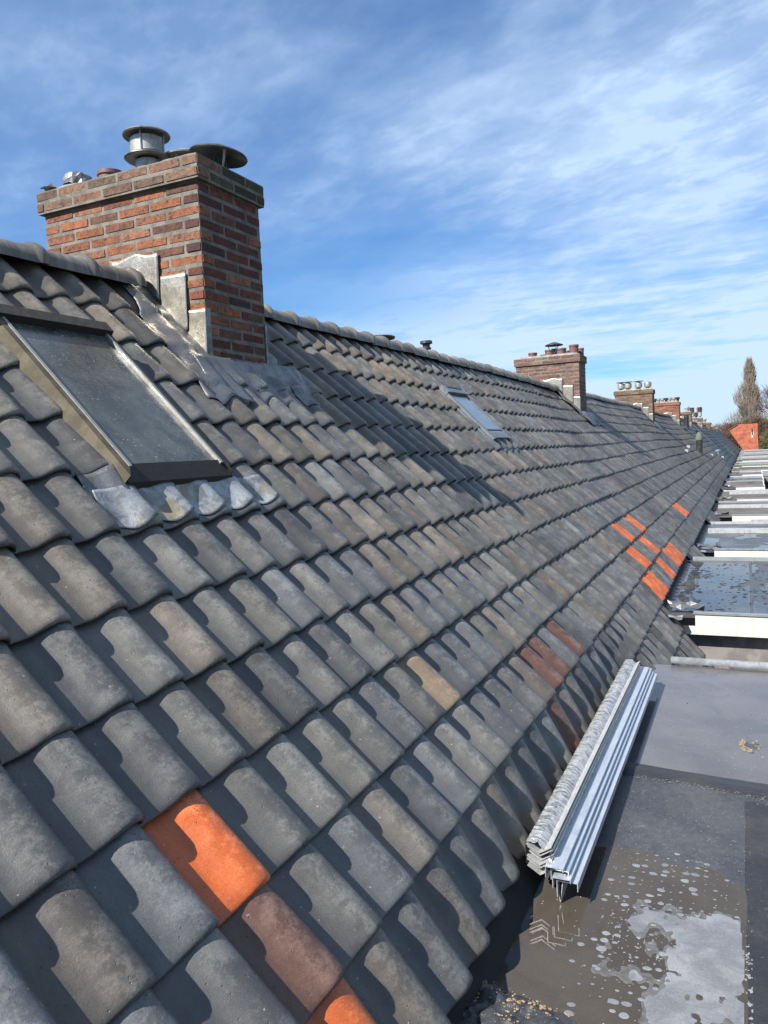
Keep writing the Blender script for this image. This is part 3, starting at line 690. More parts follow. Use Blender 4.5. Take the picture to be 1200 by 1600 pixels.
for j, (r, z) in enumerate([(.098, .075), (.100, .11), (.096, .14), (.07, .158), (.03, .165), (.001, .166)]):
    for i in range(n): a = 2 * math.pi * i / n; k = 1 + (rs.random() - .5) * .16; V.append((-4.20 + r * k * math.cos(a), 4.20 + r * k * math.sin(a), zt + z + (rs.random() - .5) * .016))
for j in range(5):
    for i in range(n): F.append((j * n + i, j * n + (i + 1) % n, (j + 1) * n + (i + 1) % n, (j + 1) * n + i))
wmesh('foil_cover', V, F, 'foil', p_)
def scrap(x, y, z, s, m, parent, name='lead_scrap', seed=0):
    rs = random.Random(seed); V = []; F = []; n = 6
    for j in range(n):
        for i in range(n): V.append((x + (i / 5 - .5) * s + (rs.random() - .5) * s * .12, y + (j / 5 - .5) * s * .7 + (rs.random() - .5) * s * .12, z + (rs.random()) * s * .22))
    for j in range(n - 1):
        for i in range(n - 1): a = j * n + i; F.append((a, a + 1, a + n + 1, a + n))
    return wmesh(name, V, F, m, parent)
for k, (x, y, s) in enumerate([(-4.31, 4.05, .12), (-3.50, 4.20, .16), (-3.38, 4.26, .13)]): scrap(x, y, zt + .035, s, 'foil', ch1, seed=k)

# cowls further along
for k, (x, y, r, h) in enumerate([(-4.02, 16.2, .085, .13), (-3.86, 16.45, .06, .10), (-3.66, 16.15, .085, .15), (-3.43, 16.25, .085, .17), (-3.36, 16.5, .07, .14), (-3.17, 16.2, .088, .21), (-3.08, 16.45, .06, .16)]):
    pot(1, x, y, r, h, 'clay_pot', ['leftmost clay pot on the pinkish chimney', 'small low pot behind the leftmost one on the pinkish chimney', 'clay pot beneath the black hood of the pinkish chimney', 'clay pot just right of the black hood', 'low pot between the two taller right hand pots', 'tallest clay pot at the right end of the pinkish chimney', 'small pot on the outer right corner of the pinkish chimney'][k])
hat(1, -3.62, 16.42, .19, .27, 'flat black hood on a post above the pinkish chimney')
for k, x in enumerate([-4.12, -3.88, -3.52, -3.2]):
    th = thing('chimney_cowl', ['round steel cowl at the left end of the mossy yellow chimney', 'second steel cowl from the left on the mossy yellow chimney', 'third steel cowl from the left on the mossy yellow chimney', 'steel cowl at the right end of the mossy yellow chimney'][k], 'chimney cowl', (x, 29.5, CH[2][2]), 'chimney pots and cowls')
    z0 = CH[2][2]
    lathe_part('drum', th, [(.07, 0), (.07, .08), (.12, .10), (.13, .20), (.12, .26), (.06, .29), (.001, .295)], (x, 29.5, z0), 'steel', 16)
    if k != 3: lathe_part('top_disc', th, [(.001, .30), (.17, .31), (.17, .325), (.001, .34)], (x, 29.5, z0), 'black_metal', 16)
for k in range(7):
    x = -4.2 + k * .18; th = thing('chimney_cowl', ['leftmost', 'second from left', 'third from left', 'middle', 'third from right', 'second from right', 'rightmost'][k] + ' small metal cowl in the row on the orange brick chimney', 'chimney cowl', (x, 41.7, CH[3][2]), 'small cowls on the orange chimney')
    z0 = CH[3][2]; lathe_part('drum', th, [(.06, 0), (.06, .12), (.10, .15), (.10, .24), (.001, .26)], (x, 41.7, z0), 'steel' if k % 3 else 'black_metal', 12)
th = thing('chimney_cowl', 'lone pale cowl on the small brown mossy chimney', 'chimney cowl', (-3.2, 50.9, CH[4][2])); lathe_part('drum', th, [(.1, 0), (.12, .2), (.16, .22), (.16, .32), (.001, .36)], (-3.3, 50.9, CH[4][2]), 'zinc_white', 12); th['category'] = 'chimney cowl'; th['label'] = 'lone pale cowl on the small brown mossy chimney'
for k in range(4):
    x = -4.0 + k * .27; z0 = CH[5][2]; th = thing('chimney_cowl', ['leftmost of the black and white cowls', 'second of the black and white cowls', 'third of the black and white cowls', 'rightmost of the black and white cowls'][k] + ' on the pale chimney', 'chimney cowl', (x, 63.3, z0), 'black and white cowls')
    a, b = ('zinc_white', 'black_metal') if k % 2 else ('black_metal', 'zinc_white')
    lathe_part('lower_drum', th, [(.08, 0), (.08, .12), (.13, .14), (.13, .42), (.001, .43)], (x, 63.3, z0), a, 12)
    lathe_part('upper_drum', th, [(.001, .435), (.15, .44), (.15, .80), (.001, .82)], (x, 63.3, z0), b, 12)
for i_, (ix, lab) in enumerate([(6, 'small grey cowl on the far brown chimney'), (7, 'small grey cowl on the far mossy chimney')]):
    y = CH[ix][0] + .3; th = thing('chimney_cowl', lab, 'chimney cowl', (-3.5, y, CH[ix][2]), 'chimney pots and cowls'); lathe_part('drum', th, [(.12, 0), (.12, .2), (.2, .22), (.2, .34), (.001, .38)], (-3.5, y, CH[ix][2]), 'steel', 12)

# ------------------------------------------------------------------ lead work at the chimneys
def tile_top(c, r):
    """height of the tile surface above the roof plane at fractional column/row"""
    u = (c - math.floor(c)) * W; v = (math.ceil(r) - r) * G
    return hprof(u) + .030 * (1 - v / G)
def sheet(name, fpoly, na, nb, hfun, m, parent, thick=.003):
    """fpoly(a,b)->(c,r); two-sided sheet with a little thickness"""
    V = []; F = []
    for layer in (0, 1):
        for j in range(nb):
            for i in range(na):
                c, r = fpoly(i / (na - 1), j / (nb - 1)); V.append(tuple(RP(c, r, hfun(c, r, i / (na - 1), j / (nb - 1)) - layer * thick)))
    n = na * nb
    for j in range(nb - 1):
        for i in range(na - 1):
            a = j * na + i; F.append((a, a + 1, a + na + 1, a + na)); F.append((n + a, n + a + na, n + a + na + 1, n + a + 1))
    per = [i for i in range(na)] + [j * na + na - 1 for j in range(1, nb)] + [(nb - 1) * na + i for i in range(na - 2, -1, -1)] + [j * na for j in range(nb - 2, 0, -1)]
    for k in range(len(per)): a, b = per[k], per[(k + 1) % len(per)]; F.append((a, n + a, n + b, b))
    return wmesh(name, V, F, m, parent, True)
def lerp(a, b, t): return a + (b - a) * t
def wob(c, r, s=3.0, a=.02): return (float(fbm(c * s + 40, r * s + 11)) - .5) * a
def chim_lead(idx, th, full):
    c0 = (CH[idx][0] - O_[1]) / W; c1 = (CH[idx][1] - O_[1]) / W
    rb = -6.72                                        # row of the front face
        # left strip beside the wide face
    def left(a, b):
        r = lerp(-8.95, -5.55, b); lc = lerp(c0 - 1.05, c0 - 1.75, b) + .14 * math.sin(b * 11) ; return lerp(lc, c0 + .02, a), r + .10 * math.sin(a * 7) * b
    def hl(c, r, a, b): return (tile_top(c, r) * .62 + .044) * (1 - a ** 3) + .075 * a ** 3 + wob(c, r, 4, .022)
    sheet('side_flashing', left, 16 if full else 6, 40 if full else 8, hl, 'lead', th)
    # front apron, dressed over the tiles with a wavy lower edge
    def apron(a, b):
        c = lerp(c0 - 1.0, c1 + 1.15, a); low = -5.62 - .05 * math.sin(c * 2.1) + .07 * math.sin(c * 2 * math.pi + .6)
        return c, lerp(rb, low, b)
    def ha(c, r, a, b): k = min(1, b * 1.5); return (max(tile_top(c, r), .03) + .010) * k + .098 * (1 - k) + wob(c, r, 4, .016)
    sheet('apron', apron, 70 if full else 14, 14 if full else 4, ha, 'lead', th)
    def right(a, b):
        r = lerp(-7.9, -5.60, b); rc = lerp(c1 + .05, c1 + 1.6, b ** .6) - .10 * (b > .97); return lerp(c1 + .02, rc, a), r + .10 * a
    def hr(c, r, a, b): return max(tile_top(c, r) + .009, .03) + .02 * (1 - a) ** 5 + wob(c, r, 3, .006)
    sheet('side_flashing', right, 16 if full else 5, 26 if full else 6, hr, 'lead', th)
    # stepped pieces against the wide face
    yf = CH[idx][0]
    steps = [(-3.77, -3.365, 1.345, .012), (-3.372, -3.160, 1.190, .008), (-3.168, CX1 + .006, .955, .004)]
    for k, (xa, xb, ztop, off) in enumerate(steps):
        V = []; F = []; nx, nz = 14, 14
        for layer in (0, 1):
            for j in range(nz):
                for i in range(nx):
                    x = lerp(xa, xb, i / (nx - 1)); zlo = min(roofz(x), roofz(2 * XR - x)) + (.02 if k == 2 else .015 + .10 * (i / (nx - 1)) * (k < 2))
                    zlo = min(zlo, ztop - .05) ; z = lerp(zlo, ztop - .012 * math.sin(i * .7) * (k == 0), j / (nz - 1))
                    wv = wob(x * 9, z * 9, 1.4, .014) if full else 0
                    V.append((x, yf - off - .003 + layer * .003 + wv * .5 - .012 * (1 - j / (nz - 1)), z))
        n = nx * nz
        for j in range(nz - 1):
            for i in range(nx - 1): a = j * nx + i; F.append((a, a + 1, a + nx + 1, a + nx)); F.append((n + a, n + a + nx, n + a + nx + 1, n + a + 1))
        per = [i for i in range(nx)] + [j * nx + nx - 1 for j in range(1, nz)] + [(nz - 1) * nx + i for i in range(nx - 2, -1, -1)] + [j * nx for j in range(nz - 2, 0, -1)]
        for q in range(len(per)): a, b = per[q], per[(q + 1) % len(per)]; F.append((a, n + a, n + b, b))
        wmesh('step_flashing', V, F, 'lead_bright', th, True)
    for (ya, yb, zt_) in ((CH[idx][0] - .006, CH[idx][0] + .042, .955), (CH[idx][1] - .022, CH[idx][1] + .006, .93)):
        b = MB(); b.box(CX1 + .001, CX1 + .006, ya, yb, roofz(CX1) + .03, zt_); b.build('corner_strip', 'lead', th)
for i, th in enumerate([ch1, ch2, ch3, ch4, ch5, ch6]): chim_lead(i, th, i == 0)

# ------------------------------------------------------------------ roof windows
def rbox(mb, c0, c1, r0, r1, h0, h1):   # box in roof frame (c, r, h)
    P = [RP(c0, r1, h0), RP(c1, r1, h0), RP(c1, r0, h0), RP(c0, r0, h0), RP(c0, r1, h1), RP(c1, r1, h1), RP(c1, r0, h1), RP(c0, r0, h1)]
    return mb.hexa(P)
th = thing('roof_window', 'large old roof window with dirty speckled glass beside the near chimney', 'roof window', tuple(RP(6.2, -5.4)))
b = MB(); rbox(b, 4.96, 7.52, -6.80, -3.93, .094, .100); b.build('pane', 'dirty_glass', th)
# left cheek: sloping lichen covered side
b = MB(); b.hexa([RP(4.55, -3.62, .0), RP(4.84, -3.62, .0), RP(4.84, -7.1, .0), RP(4.55, -7.1, .0), RP(4.74, -3.70, .118), RP(4.885, -3.84, .118), RP(4.885, -7.1, .118), RP(4.74, -7.1, .118)]); b.build('side_frame', 'frame_lichen', th)['label'] = 'lichen covered brown side frame'
b = MB(); b.hexa([RP(7.60, -3.62, .0), RP(7.86, -3.62, .0), RP(7.86, -7.1, .0), RP(7.60, -7.1, .0), RP(7.60, -3.84, .112), RP(7.72, -3.70, .112), RP(7.72, -7.1, .112), RP(7.60, -7.1, .112)]); b.build('side_frame', 'brown_frame', th)
b = MB(); rbox(b, 4.886, 4.955, -6.9, -3.86, .09, .122); b.build('glazing_strip', 'steel', th)
b = MB(); rbox(b, 7.525, 7.598, -6.9, -3.86, .09, .118); b.build('glazing_strip', 'steel', th)
b = MB(); b.hexa([RP(4.60, -3.56, .0), RP(7.84, -3.56, .0), RP(7.74, -3.925, .0), RP(4.70, -3.925, .0), RP(4.74, -3.66, .090), RP(7.74, -3.66, .090), RP(7.70, -3.925, .112), RP(4.78, -3.925, .112)]); b.build('bottom_rail', 'brown_frame', th)
b = MB(); rbox(b, 4.60, 7.84, -3.66, -3.60, .03, .05); b.build('drip_rail', 'black_metal', th)
b = MB(); b.hexa([RP(4.5, -6.80, .095), RP(7.74, -6.80, .095), RP(7.74, -7.22, .0), RP(4.5, -7.22, .0), RP(4.5, -6.80, .140), RP(7.70, -6.80, .140), RP(7.70, -7.02, .140), RP(4.5, -7.02, .140)]); b.build('top_hood', 'brown_frame', th)
# zinc apron under it, dressed over the rolls
def ap(a, b_): c = lerp(3.97, 8.75, a); e = .13 * math.sin((c - .2) * 2 * math.pi) * .45; return c, lerp(-3.66, -3.06 - .12 * a + e, b_)
def hap(c, r, a, b_): k = min(1, .25 + b_); tt = tile_top(c, min(r, -3.0001)) ; return max(tt + .013, tt * k + .066 * (1 - k) + .014) + wob(c, r, 4, .006)
sheet('apron', ap, 110, 14, hap, 'zinc_apron', th)
sheet('lead_corner', lambda a, b_: (lerp(3.95, 4.72, a), lerp(-3.98, -3.62 + .1 * a, b_)), 14, 8, lambda c, r, a, b_: tile_top(c, -3.6) + .012 + .02 * (1 - b_), 'lead', th)

th = thing('roof_window', 'narrow grey aluminium roof window with its glass coloured as reflected sky further along the roof', 'roof window', tuple(RP(30.6, -5.7)))
b = MB(); rbox(b, 29.05, 31.35, -6.60, -4.72, .074, .081); b.build('pane', 'sky_reflection_glass', th)
for (ca_, cb_) in ((28.76, 29.04), (31.36, 31.66)):
    b = MB(); rbox(b, ca_, cb_, -6.95, -4.40, .0, .089); b.build('side_frame', 'window_alu', th)
b = MB(); rbox(b, 29.045, 31.355, -4.71, -4.45, .0, .086); b.build('bottom_rail', 'window_alu', th)
b = MB(); rbox(b, 29.045, 31.355, -4.86, -4.82, .081, .088); b.build('glazing_bar', 'black_metal', th)
b = MB(); rbox(b, 28.74, 31.68, -6.98, -6.64, .02, .112); b.build('top_hood', 'window_alu', th)
b = MB(); rbox(b, 29.2, 31.2, -6.94, -6.87, .1125, .118); b.build('vent_slot', 'black_metal', th)
b = MB(); rbox(b, 28.55, 28.755, -6.9, -4.35, .0, .06); rbox(b, 31.665, 31.9, -7.3, -4.35, .0, .06); b.build('gutter', 'window_alu', th)
def ap2(a, b_): c = lerp(29.0, 32.0, a); return c, lerp(-4.38, -3.90 + .10 * math.sin(c * 2 * math.pi), b_)
sheet('apron', ap2, 50, 5, lambda c, r, a, b_: tile_top(c, -3.7) * .9 + .014, 'window_alu', th)

# vents
th = thing('roof_vent', 'black mushroom vent peeping over the ridge', 'vent', (-3.92, 8.5, 1.0), 'roof vents')
lathe_part('pipe', th, [(.095, -.1), (.095, .34)], (-3.92, 8.5, 1.0), 'black_metal'); lathe_part('cap', th, [(.10, .33), (.165, .355), (.17, .375), (.15, .385), (.001, .395)], (-3.92, 8.5, 1.0), 'black_metal')
th = thing('roof_vent', 'slim ribbed black pipe standing just behind the ridge', 'vent', (-3.92, 9.95, 1.0), 'roof vents')
lathe_part('pipe', th, [(.055, -.1), (.055, .33), (.065, .33), (.065, .35), (.055, .35), (.055, .38), (.065, .38), (.065, .40), (.05, .40), (.05, .44)], (-3.92, 9.95, 1.0), 'black_metal'); lathe_part('cap', th, [(.05, .44), (.085, .455), (.08, .49), (.001, .50)], (-3.92, 9.95, 1.0), 'black_metal')
P = RP(146.2, -1.5)
th = thing('roof_vent', 'dark vent pipe with grey green conical cap standing on the far roof', 'vent', tuple(P), 'roof vents')
lathe_part('pipe', th, [(.13, -.1), (.13, .55)], tuple(P), 'black_metal', 14); lathe_part('cap', th, [(.15, .54), (.16, .62), (.08, .84), (.001, .90)], tuple(P), 'green_patina', 14)
P = RP(193, 0.1)
th = thing('roof_vent', 'squat pale vent low on the far roof', 'vent', tuple(P), 'roof vents'); lathe_part('pipe', th, [(.10, -.1), (.10, .25)], tuple(P), 'zinc', 12); lathe_part('cap', th, [(.15, .22), (.15, .30), (.001, .34)], tuple(P), 'zinc', 12)
P = RP(184, -6.2); th = thing('roof_vent', 'dark pipe at the foot of the orange brick chimney', 'vent', tuple(P), 'roof vents'); lathe_part('pipe', th, [(.12, -.1), (.12, .8), (.001, .81)], tuple(P), 'black_metal', 12)
for (c, r) in ((120, -2.1), (132, -2.6), (197, .9), (166, -.3)):
    P = RP(c, r, .05); b = MB(); b.box(P[0] - .06, P[0] + .06, P[1] - .2, P[1] + .2, P[2] - .02, P[2] + .08); o = b.build('lead_tab', 'zinc_white', roof)
for (c, r0, r1) in ((187, -7.6, -1.2), (283, -7.5, 2.5), (231, -8.5, 3.0)):
    b = MB(); rbox(b, c, c + .45, r0, r1, .05, .085); b.build('lead_strip', 'lead', roof)

# ------------------------------------------------------------------ aluminium profiles
th = thing('wrapped_profile_bundle', 'bundle of nested angle profiles in torn clear film lying against the tiles', 'profile bundle', (-.80, 4.5, -1.80))
x0b, z0b = -.783, -1.742
NV = 9
for k in range(NV):
    a = .052; tk = .0028; zc = z0b + k * .0125
    poly = [(0, 0), (a, a * .62), (a - tk * .5, a * .62 + tk), (0, tk * 1.5), (-a + tk * .5, a * .62 + tk), (-a, a * .62)]
    rs = random.Random(k); b = MB(); b.extrude(poly, 2.97 + rs.random() * .05, 5.80 + rs.random() * .05, x0b + (rs.random() - .5) * .006, zc); b.build('angle_profile', 'aluminium_edge', th)
# film: crinkled sheet over the top and both flanks
zt_ = z0b + (NV - 1) * .0125 + .052 * .62
sec = [(-.056, -.085), (-.058, -.05), (-.057, -.02), (-.056, .004), (-.038, .009), (-.020, .012), (-.006, .010), (.006, .0), (.020, -.014), (.034, -.028), (.048, -.042), (.056, -.058), (.055, -.08)]
V = []; F = []; ny = 420; ns = len(sec)
for j in range(ny):
    y = lerp(2.985, 5.84, j / (ny - 1))
    for i, (sx2, sz) in enumerate(sec):
        kx = (float(fbm(y * 30 + 3, i * .9)) - .5) * .006; kz = (float(fbm(y * (55 if i > 7 else 26) + 30, i * .8 + 9)) - .5) * (.018 if i > 7 else .009)
        V.append((x0b + sx2 + kx, y + (.012 * math.sin(i * 2.3) if j in (0, ny - 1) else 0), zt_ + sz + kz))
for j in range(ny - 1):
    for i in range(ns - 1): a = j * ns + i; F.append((a, a + 1, a + ns + 1, a + ns))
wmesh('film', V, F, 'film', th, True)
lab = ['topmost wide channel profile of the loose aluminium stack', 'second channel profile from the top of the loose stack', 'third channel profile, its lip showing right of the second', 'lowest lipped profile on the shadow side of the stack', 'upright narrow profile under the stack of channels']
for k in range(4):
    x = -.750 + k * .013 + .004 * (k > 0); zt2 = -1.664 - k * .017; wd = .072
    poly = [(0, 0), (wd, 0), (wd, -.014), (wd - .003, -.014), (wd - .003, -.003), (.003, -.003), (.003, -.045), (0, -.045)]
    if k == 3: poly = [(0, 0), (wd + .012, 0), (wd + .012, -.034), (wd + .009, -.034), (wd + .009, -.003), (.003, -.003), (.003, -.070), (0, -.070)]
    y0 = [2.935, 2.955, 2.925, 2.94][k]
    o = MB().extrude(poly[::-1], y0, [5.90, 5.93, 5.91, 5.92][k], x, zt2).build('metal_profile', 'aluminium')
    tag(o, lab[k], 'metal profile', 'loose aluminium profiles')
o = MB().extrude([(0, 0), (.003, 0), (.016, -.112), (.030, -.0), (.033, 0), (.018, -.118), (.014, -.118)][::-1], 2.96, 5.9, -.715, -1.698).build('metal_profile', 'aluminium_edge'); tag(o, lab[4], 'metal profile', 'loose aluminium profiles')

# ------------------------------------------------------------------ near flat roof
FZ = -1.826
th0 = thing('flat_dormer_roof', 'nearest flat bitumen roof with puddles beside the tiles', 'flat roof', (1, 3, FZ), 'flat dormer roofs')
def flat_h(x, y):
    z = FZ + (fbm(x * 2.2 + 3, y * 2.0 + 9, 3) - .5) * .006
    sy = 4.33 - .14 * (x + .4) + .03 * np.sin(x * 5)           # the raised lap seam
    d = (y - sy); z = z + .020 * np.exp(-(d / .075) ** 2) * (1 - .25 * np.sin(x * 9 + 1)) + .008 * np.clip(1 - np.abs(d + .10) / .18, 0, 1)
    z = z + .010 * np.clip((x + .035) / .12, 0, 1) * np.clip((4.1 - y) / .3, 0, 1)   # higher strip on the right
    z = z + .011 * np.clip((y - 3.30 - .3 * (fbm(x * 3, y * 3, 3) - .5)) / .35, 0, 1) * np.clip((4.3 - y) / .1, 0, 1)
    d2 = np.hypot((x + .01) / .085, (y - 4.93) / .16) + (fbm(x * 30, y * 20, 3) - .5) * 1.2; z = z + .010 * np.clip(1 - d2, 0, 1) ** .7
    z = z + .05 * np.clip((2.42 - y - .30 * (x + .62) - .10 * fbm(x * 7, y * 7, 3)) / .30, 0, 1) * np.clip((-.42 - x) / .2, 0, 1)
    return z
xs = np.concatenate([np.arange(-1.1, .45, .016), np.linspace(.46, 3.2, 12)]); ys = np.concatenate([np.linspace(-1.2, 1.75, 8), np.arange(1.8, 6.585, .02)])
X, Y = np.meshgrid(xs, ys); Z = flat_h(X, Y); n = len(xs)
V = np.stack([X.ravel(), Y.ravel(), Z.ravel()], 1); F = [(j * n + i, j * n + i + 1, (j + 1) * n + i + 1, (j + 1) * n + i) for j in range(len(ys) - 1) for i in range(n - 1)]
o = wmesh('bitumen_sheet', V, F, 'bitumen', th0, True)
# lap joints: overlapping darker strips with a visible edge
def strip(poly, m, h, name='bitumen_strip', parent=th0, nx=60):
    """poly: list of (x,y) left edge & right edge functions sampled"""
    V = []; F = []; n = len(poly)
    for (x, y) in poly: V.append((x, y, float(flat_h(x, y)) + h))
    return V
def lap(xa, xb, ya, yb, m, h, jag=0.0, seed=0):
    nx = max(2, int((xb - xa) / .03)); ny = max(2, int((yb - ya) / .03)); V = []; F = []; rs = random.Random(seed)
    for j in range(ny + 1):
        for i in range(nx + 1):
            x = lerp(xa, xb, i / nx); y = lerp(ya, yb, j / ny)
            if i == 0: x += (float(fbm(y * 9 + seed, 1.0)) - .5) * jag
            if j in (0, ny): y += (float(fbm(x * 9 + seed, 5.0)) - .5) * jag - .14 * (x + .4) * (jag > .01) * (seed == 4)
            elif seed == 4: y += -.14 * (x + .4)
            e = 0 if 0 < i < nx and 0 < j < ny else -.004
            V.append((x, y, float(flat_h(x, y)) + h + e))
    for j in range(ny):
        for i in range(nx): a = j * (nx + 1) + i; F.append((a, a + 1, a + nx + 2, a + nx + 1))
    return wmesh('bitumen_strip', V, F, m, th0, True)
lap(-.035, .9, 1.9, 4.12, 'bitumen_dark', .004, .012, 2)
lap(-1.0, .9, 4.22, 4.46, 'bitumen_dark', .005, .05, 4)
# water: level sheets, the roof rises through them to make the shore
def pool(name, x0, x1, y0, y1, z, m, label, st=.4):
    nx = 8; ny = 8; V = []; F = []
    for j in range(ny + 1):
        for i in range(nx + 1): V.append((lerp(x0, x1, i / nx), lerp(y0, y1, j / ny), z))
    for j in range(ny):
        for i in range(nx): a = j * (nx + 1) + i; F.append((a, a + 1, a + nx + 2, a + nx + 1))
    o = wmesh(name, V, F, m, None, True); tag(o, kind='structure'); return o
pool('water', -1.1, -.02, 1.9, 3.98, FZ + .0035, 'murky_water', '')
pool('water', -1.1, 3.2, 4.15, 6.56, FZ + .0050, 'milky_water', '')

# foam on the water: patches cut out along a noise contour
def contour(name, x0, x1, y0, y1, st, fn, z, m, th_=0.004, label=''):
    xs = np.arange(x0, x1, st); ys = np.arange(y0, y1, st); X, Y = np.meshgrid(xs, ys); Fv = fn(X, Y)
    gy, gx = np.gradient(Fv, st); ins = Fv > 0
    cellin = ins[:-1, :-1] | ins[1:, :-1] | ins[:-1, 1:] | ins[1:, 1:]
    g2 = gx ** 2 + gy ** 2 + 1e-6; k = np.clip(-Fv / g2, 0, None); dx = np.clip(gx * k, -st, st); dy = np.clip(gy * k, -st, st)
    PX = np.where(ins, X, X + dx); PY = np.where(ins, Y, Y + dy)
    Zv = (flat_h(X, Y) + .003 if z is None else z) + np.clip(Fv, 0, .02) * .04
    idm = -np.ones(X.shape, int); jj, ii = np.nonzero(cellin); V = []; F = []
    for j, i in zip(jj, ii):
        q = []
        for (a, b) in ((j, i), (j, i + 1), (j + 1, i + 1), (j + 1, i)):
            if idm[a, b] < 0: idm[a, b] = len(V); V.append((PX[a, b], PY[a, b], Zv[a, b]))
            q.append(idm[a, b])
        F.append(tuple(q))
    o = wmesh(name, V, F, m, None, True); tag(o, kind='stuff'); return o
def gauss(X, Y, x, y, a, b): return np.exp(-(((X - x) / a) ** 2 + ((Y - y) / b) ** 2))
def foam_f(X, Y, blobs=True):
    main = .42 * gauss(X, Y, -.30, 2.80, .10, .07) + .35 * gauss(X, Y, -.36, 2.62, .05, .05) + .3 * gauss(X, Y, -.16, 3.08, .12, .03) + gauss(X, Y, -.17, 2.56, .19, .34) + .75 * gauss(X, Y, -.22, 2.98, .20, .10) + .5 * gauss(X, Y, -.10, 2.85, .14, .2)
    n = fbm(X * 10 + 2, Y * 6.5 + 4, 3); f = main * 1.05 + (n - .5) * 1.35 - .60
    holes = fbm(X * 30 + 9, Y * 22 + 1, 2); f = f - np.clip(holes - .74, 0, 1) * 5
    # loose blobs
    cell = .040; gx = np.floor(X / cell); gy = np.floor(Y / (cell * 1.3)); r = _tab[(gx.astype(int) * 7) % 256, (gy.astype(int) * 13) % 256]; r2 = _tab[(gx.astype(int) * 11 + 5) % 256, (gy.astype(int) * 3 + 9) % 256]; r3 = _tab[(gx.astype(int) * 5 + 77) % 256, (gy.astype(int) * 17 + 3) % 256]
    cx_ = (gx + .36 + .28 * r) * cell; cy_ = (gy + .30 + .40 * r2) * cell * 1.3; rad = (.0022 + .0105 * r3 ** 2.4)
    dens = np.clip(gauss(X, Y, -.28, 2.75, .26, .42) * 1.3 + gauss(X, Y, -.30, 3.25, .22, .3) * .9, 0, 1)
    wb = 1 + .8 * (fbm(X * 40, Y * 40, 1) - .5)
    f2 = np.where(_tab[(gx.astype(int) * 3 + 100) % 256, (gy.astype(int) * 19 + 50) % 256] < dens * 1.5, rad * wb - np.hypot((X - cx_) * .72, (Y - cy_) * .95), -1) * 20
    f0 = f; f = np.maximum(f, f2) if blobs else f
    lim = np.minimum(np.minimum(X + .60, -.040 - X + .03 * fbm(Y * 14, X * 3, 2) * (Y < 2.9)), (3.62 - Y)) * 20
    return np.minimum(f, lim)
contour('foam_film', -.62, -.03, 2.15, 3.66, .006, lambda X, Y: np.minimum(foam_f(X, Y, False) + .16 + (fbm(X * 30, Y * 22, 2) - .5) * .3, (-.045 - X) * 20), FZ + .0040, 'foam_thin')
contour('foam_patches', -.62, -.03, 2.15, 3.66, .0028, foam_f, FZ + .0045, 'foam')
def foam_w(X, Y):
    f = (fbm(X * 110, Y * 80, 3) - .62) * 3 + gauss(X, Y, .055, 2.60, .085, .42) * .80 - .38
    shore = (fbm(X * 14 + 3, Y * 14, 3) - .5) * .02
    l1 = .012 - np.abs((Y - (2.30 - .30 * (X + .45) + shore * 2)))
    f = np.maximum(f, np.where((X > -.50) & (X < -.12) & (Y < 2.6), l1 * 14 + (fbm(X * 50, Y * 50, 3) - .5) * .2, -1))
    return f
contour('foam_froth', -.50, .20, 2.10, 3.1, .0025, foam_w, None, 'white_foam')
def foam_far(X, Y):
    n = fbm(X * 70 + 4, Y * 34 + 2, 3)
    return (n - .80) * 3 + .12 * gauss(X, Y, .05, 5.6, .35, .7) - .02
contour('foam_specks', -.55, .5, 4.6, 6.4, .006, foam_far, FZ + .006, 'foam')

# granules, chips and dead leaves
def scatter(name, pts, m, smin, smax, kind='stuff', flat=.5, parent=None):
    V = []; F = []; rs = random.Random(9)
    for (x, y, z) in pts:
        s = lerp(smin, smax, rs.random() ** 2); a = rs.random() * 6.3; b = len(V)
        for k in range(5): an = a + k * 1.2566; q = s * (.6 + .5 * rs.random()); V.append((x + q * math.cos(an), y + q * math.sin(an), z + .0015))
        V.append((x, y, z + s * flat + .0015))
        for k in range(5): F.append((b + k, b + (k + 1) % 5, b + 5))
    o = wmesh(name, V, F, m, parent); o['kind'] = kind; return o
def flap_z(x, y):
    i = (x + .98) / .52; j = (y + .22 * (x + .75) - 2.02) / .40
    e = max(0, min(1, min(i, 1 - i) / .2)) * max(0, min(1, (1 - j) / .28)); return FZ - .004 + e * (.055 + (float(fbm(x * 13, y * 13, 4)) - .5) * .085)
rs = random.Random(12); pts = []
for k in range(900):
    x = rs.uniform(-.75, .3); y = rs.uniform(3.3, 4.7); pts.append((x, y, float(flat_h(x, y)) + .001))
scatter('chips', pts, 'debris', .0015, .004)
pts = []
for k in range(420):
    x = rs.uniform(-.62, .35); y = 4.33 - .14 * (x + .4) - .115 + rs.gauss(0, .012); pts.append((x, y, float(flat_h(x, y)) + .006))
for k in range(700):
    x = rs.uniform(-.75, .3); y = rs.uniform(3.3, 4.7); pts.append((x, y, float(flat_h(x, y)) + .001))
scatter('pale_granules', pts, 'white_foam', .001, .0035)
pts = []
for k in range(420):
    a = rs.random() * 6.28; q = math.sqrt(rs.random()); x = -.01 + q * math.cos(a) * .06; y = 4.93 + q * math.sin(a) * .12
    if fbm(x * 40, y * 25, 3) > .45: pts.append((x, y, FZ + .0052))
scatter('grit_patch', pts, 'debris', .002, .008)
pts = []
for k in range(500):
    i = rs.random(); j = rs.random() ** .6; x = lerp(-.98, -.46, i); y = lerp(2.02, 2.42, j) - .22 * (x + .75)
    if fbm(x * 12, y * 12, 3) < .47: continue
    pts.append((x, y, flap_z(x, y) + .001))
scatter('leaf_litter', pts, 'debris', .002, .009)
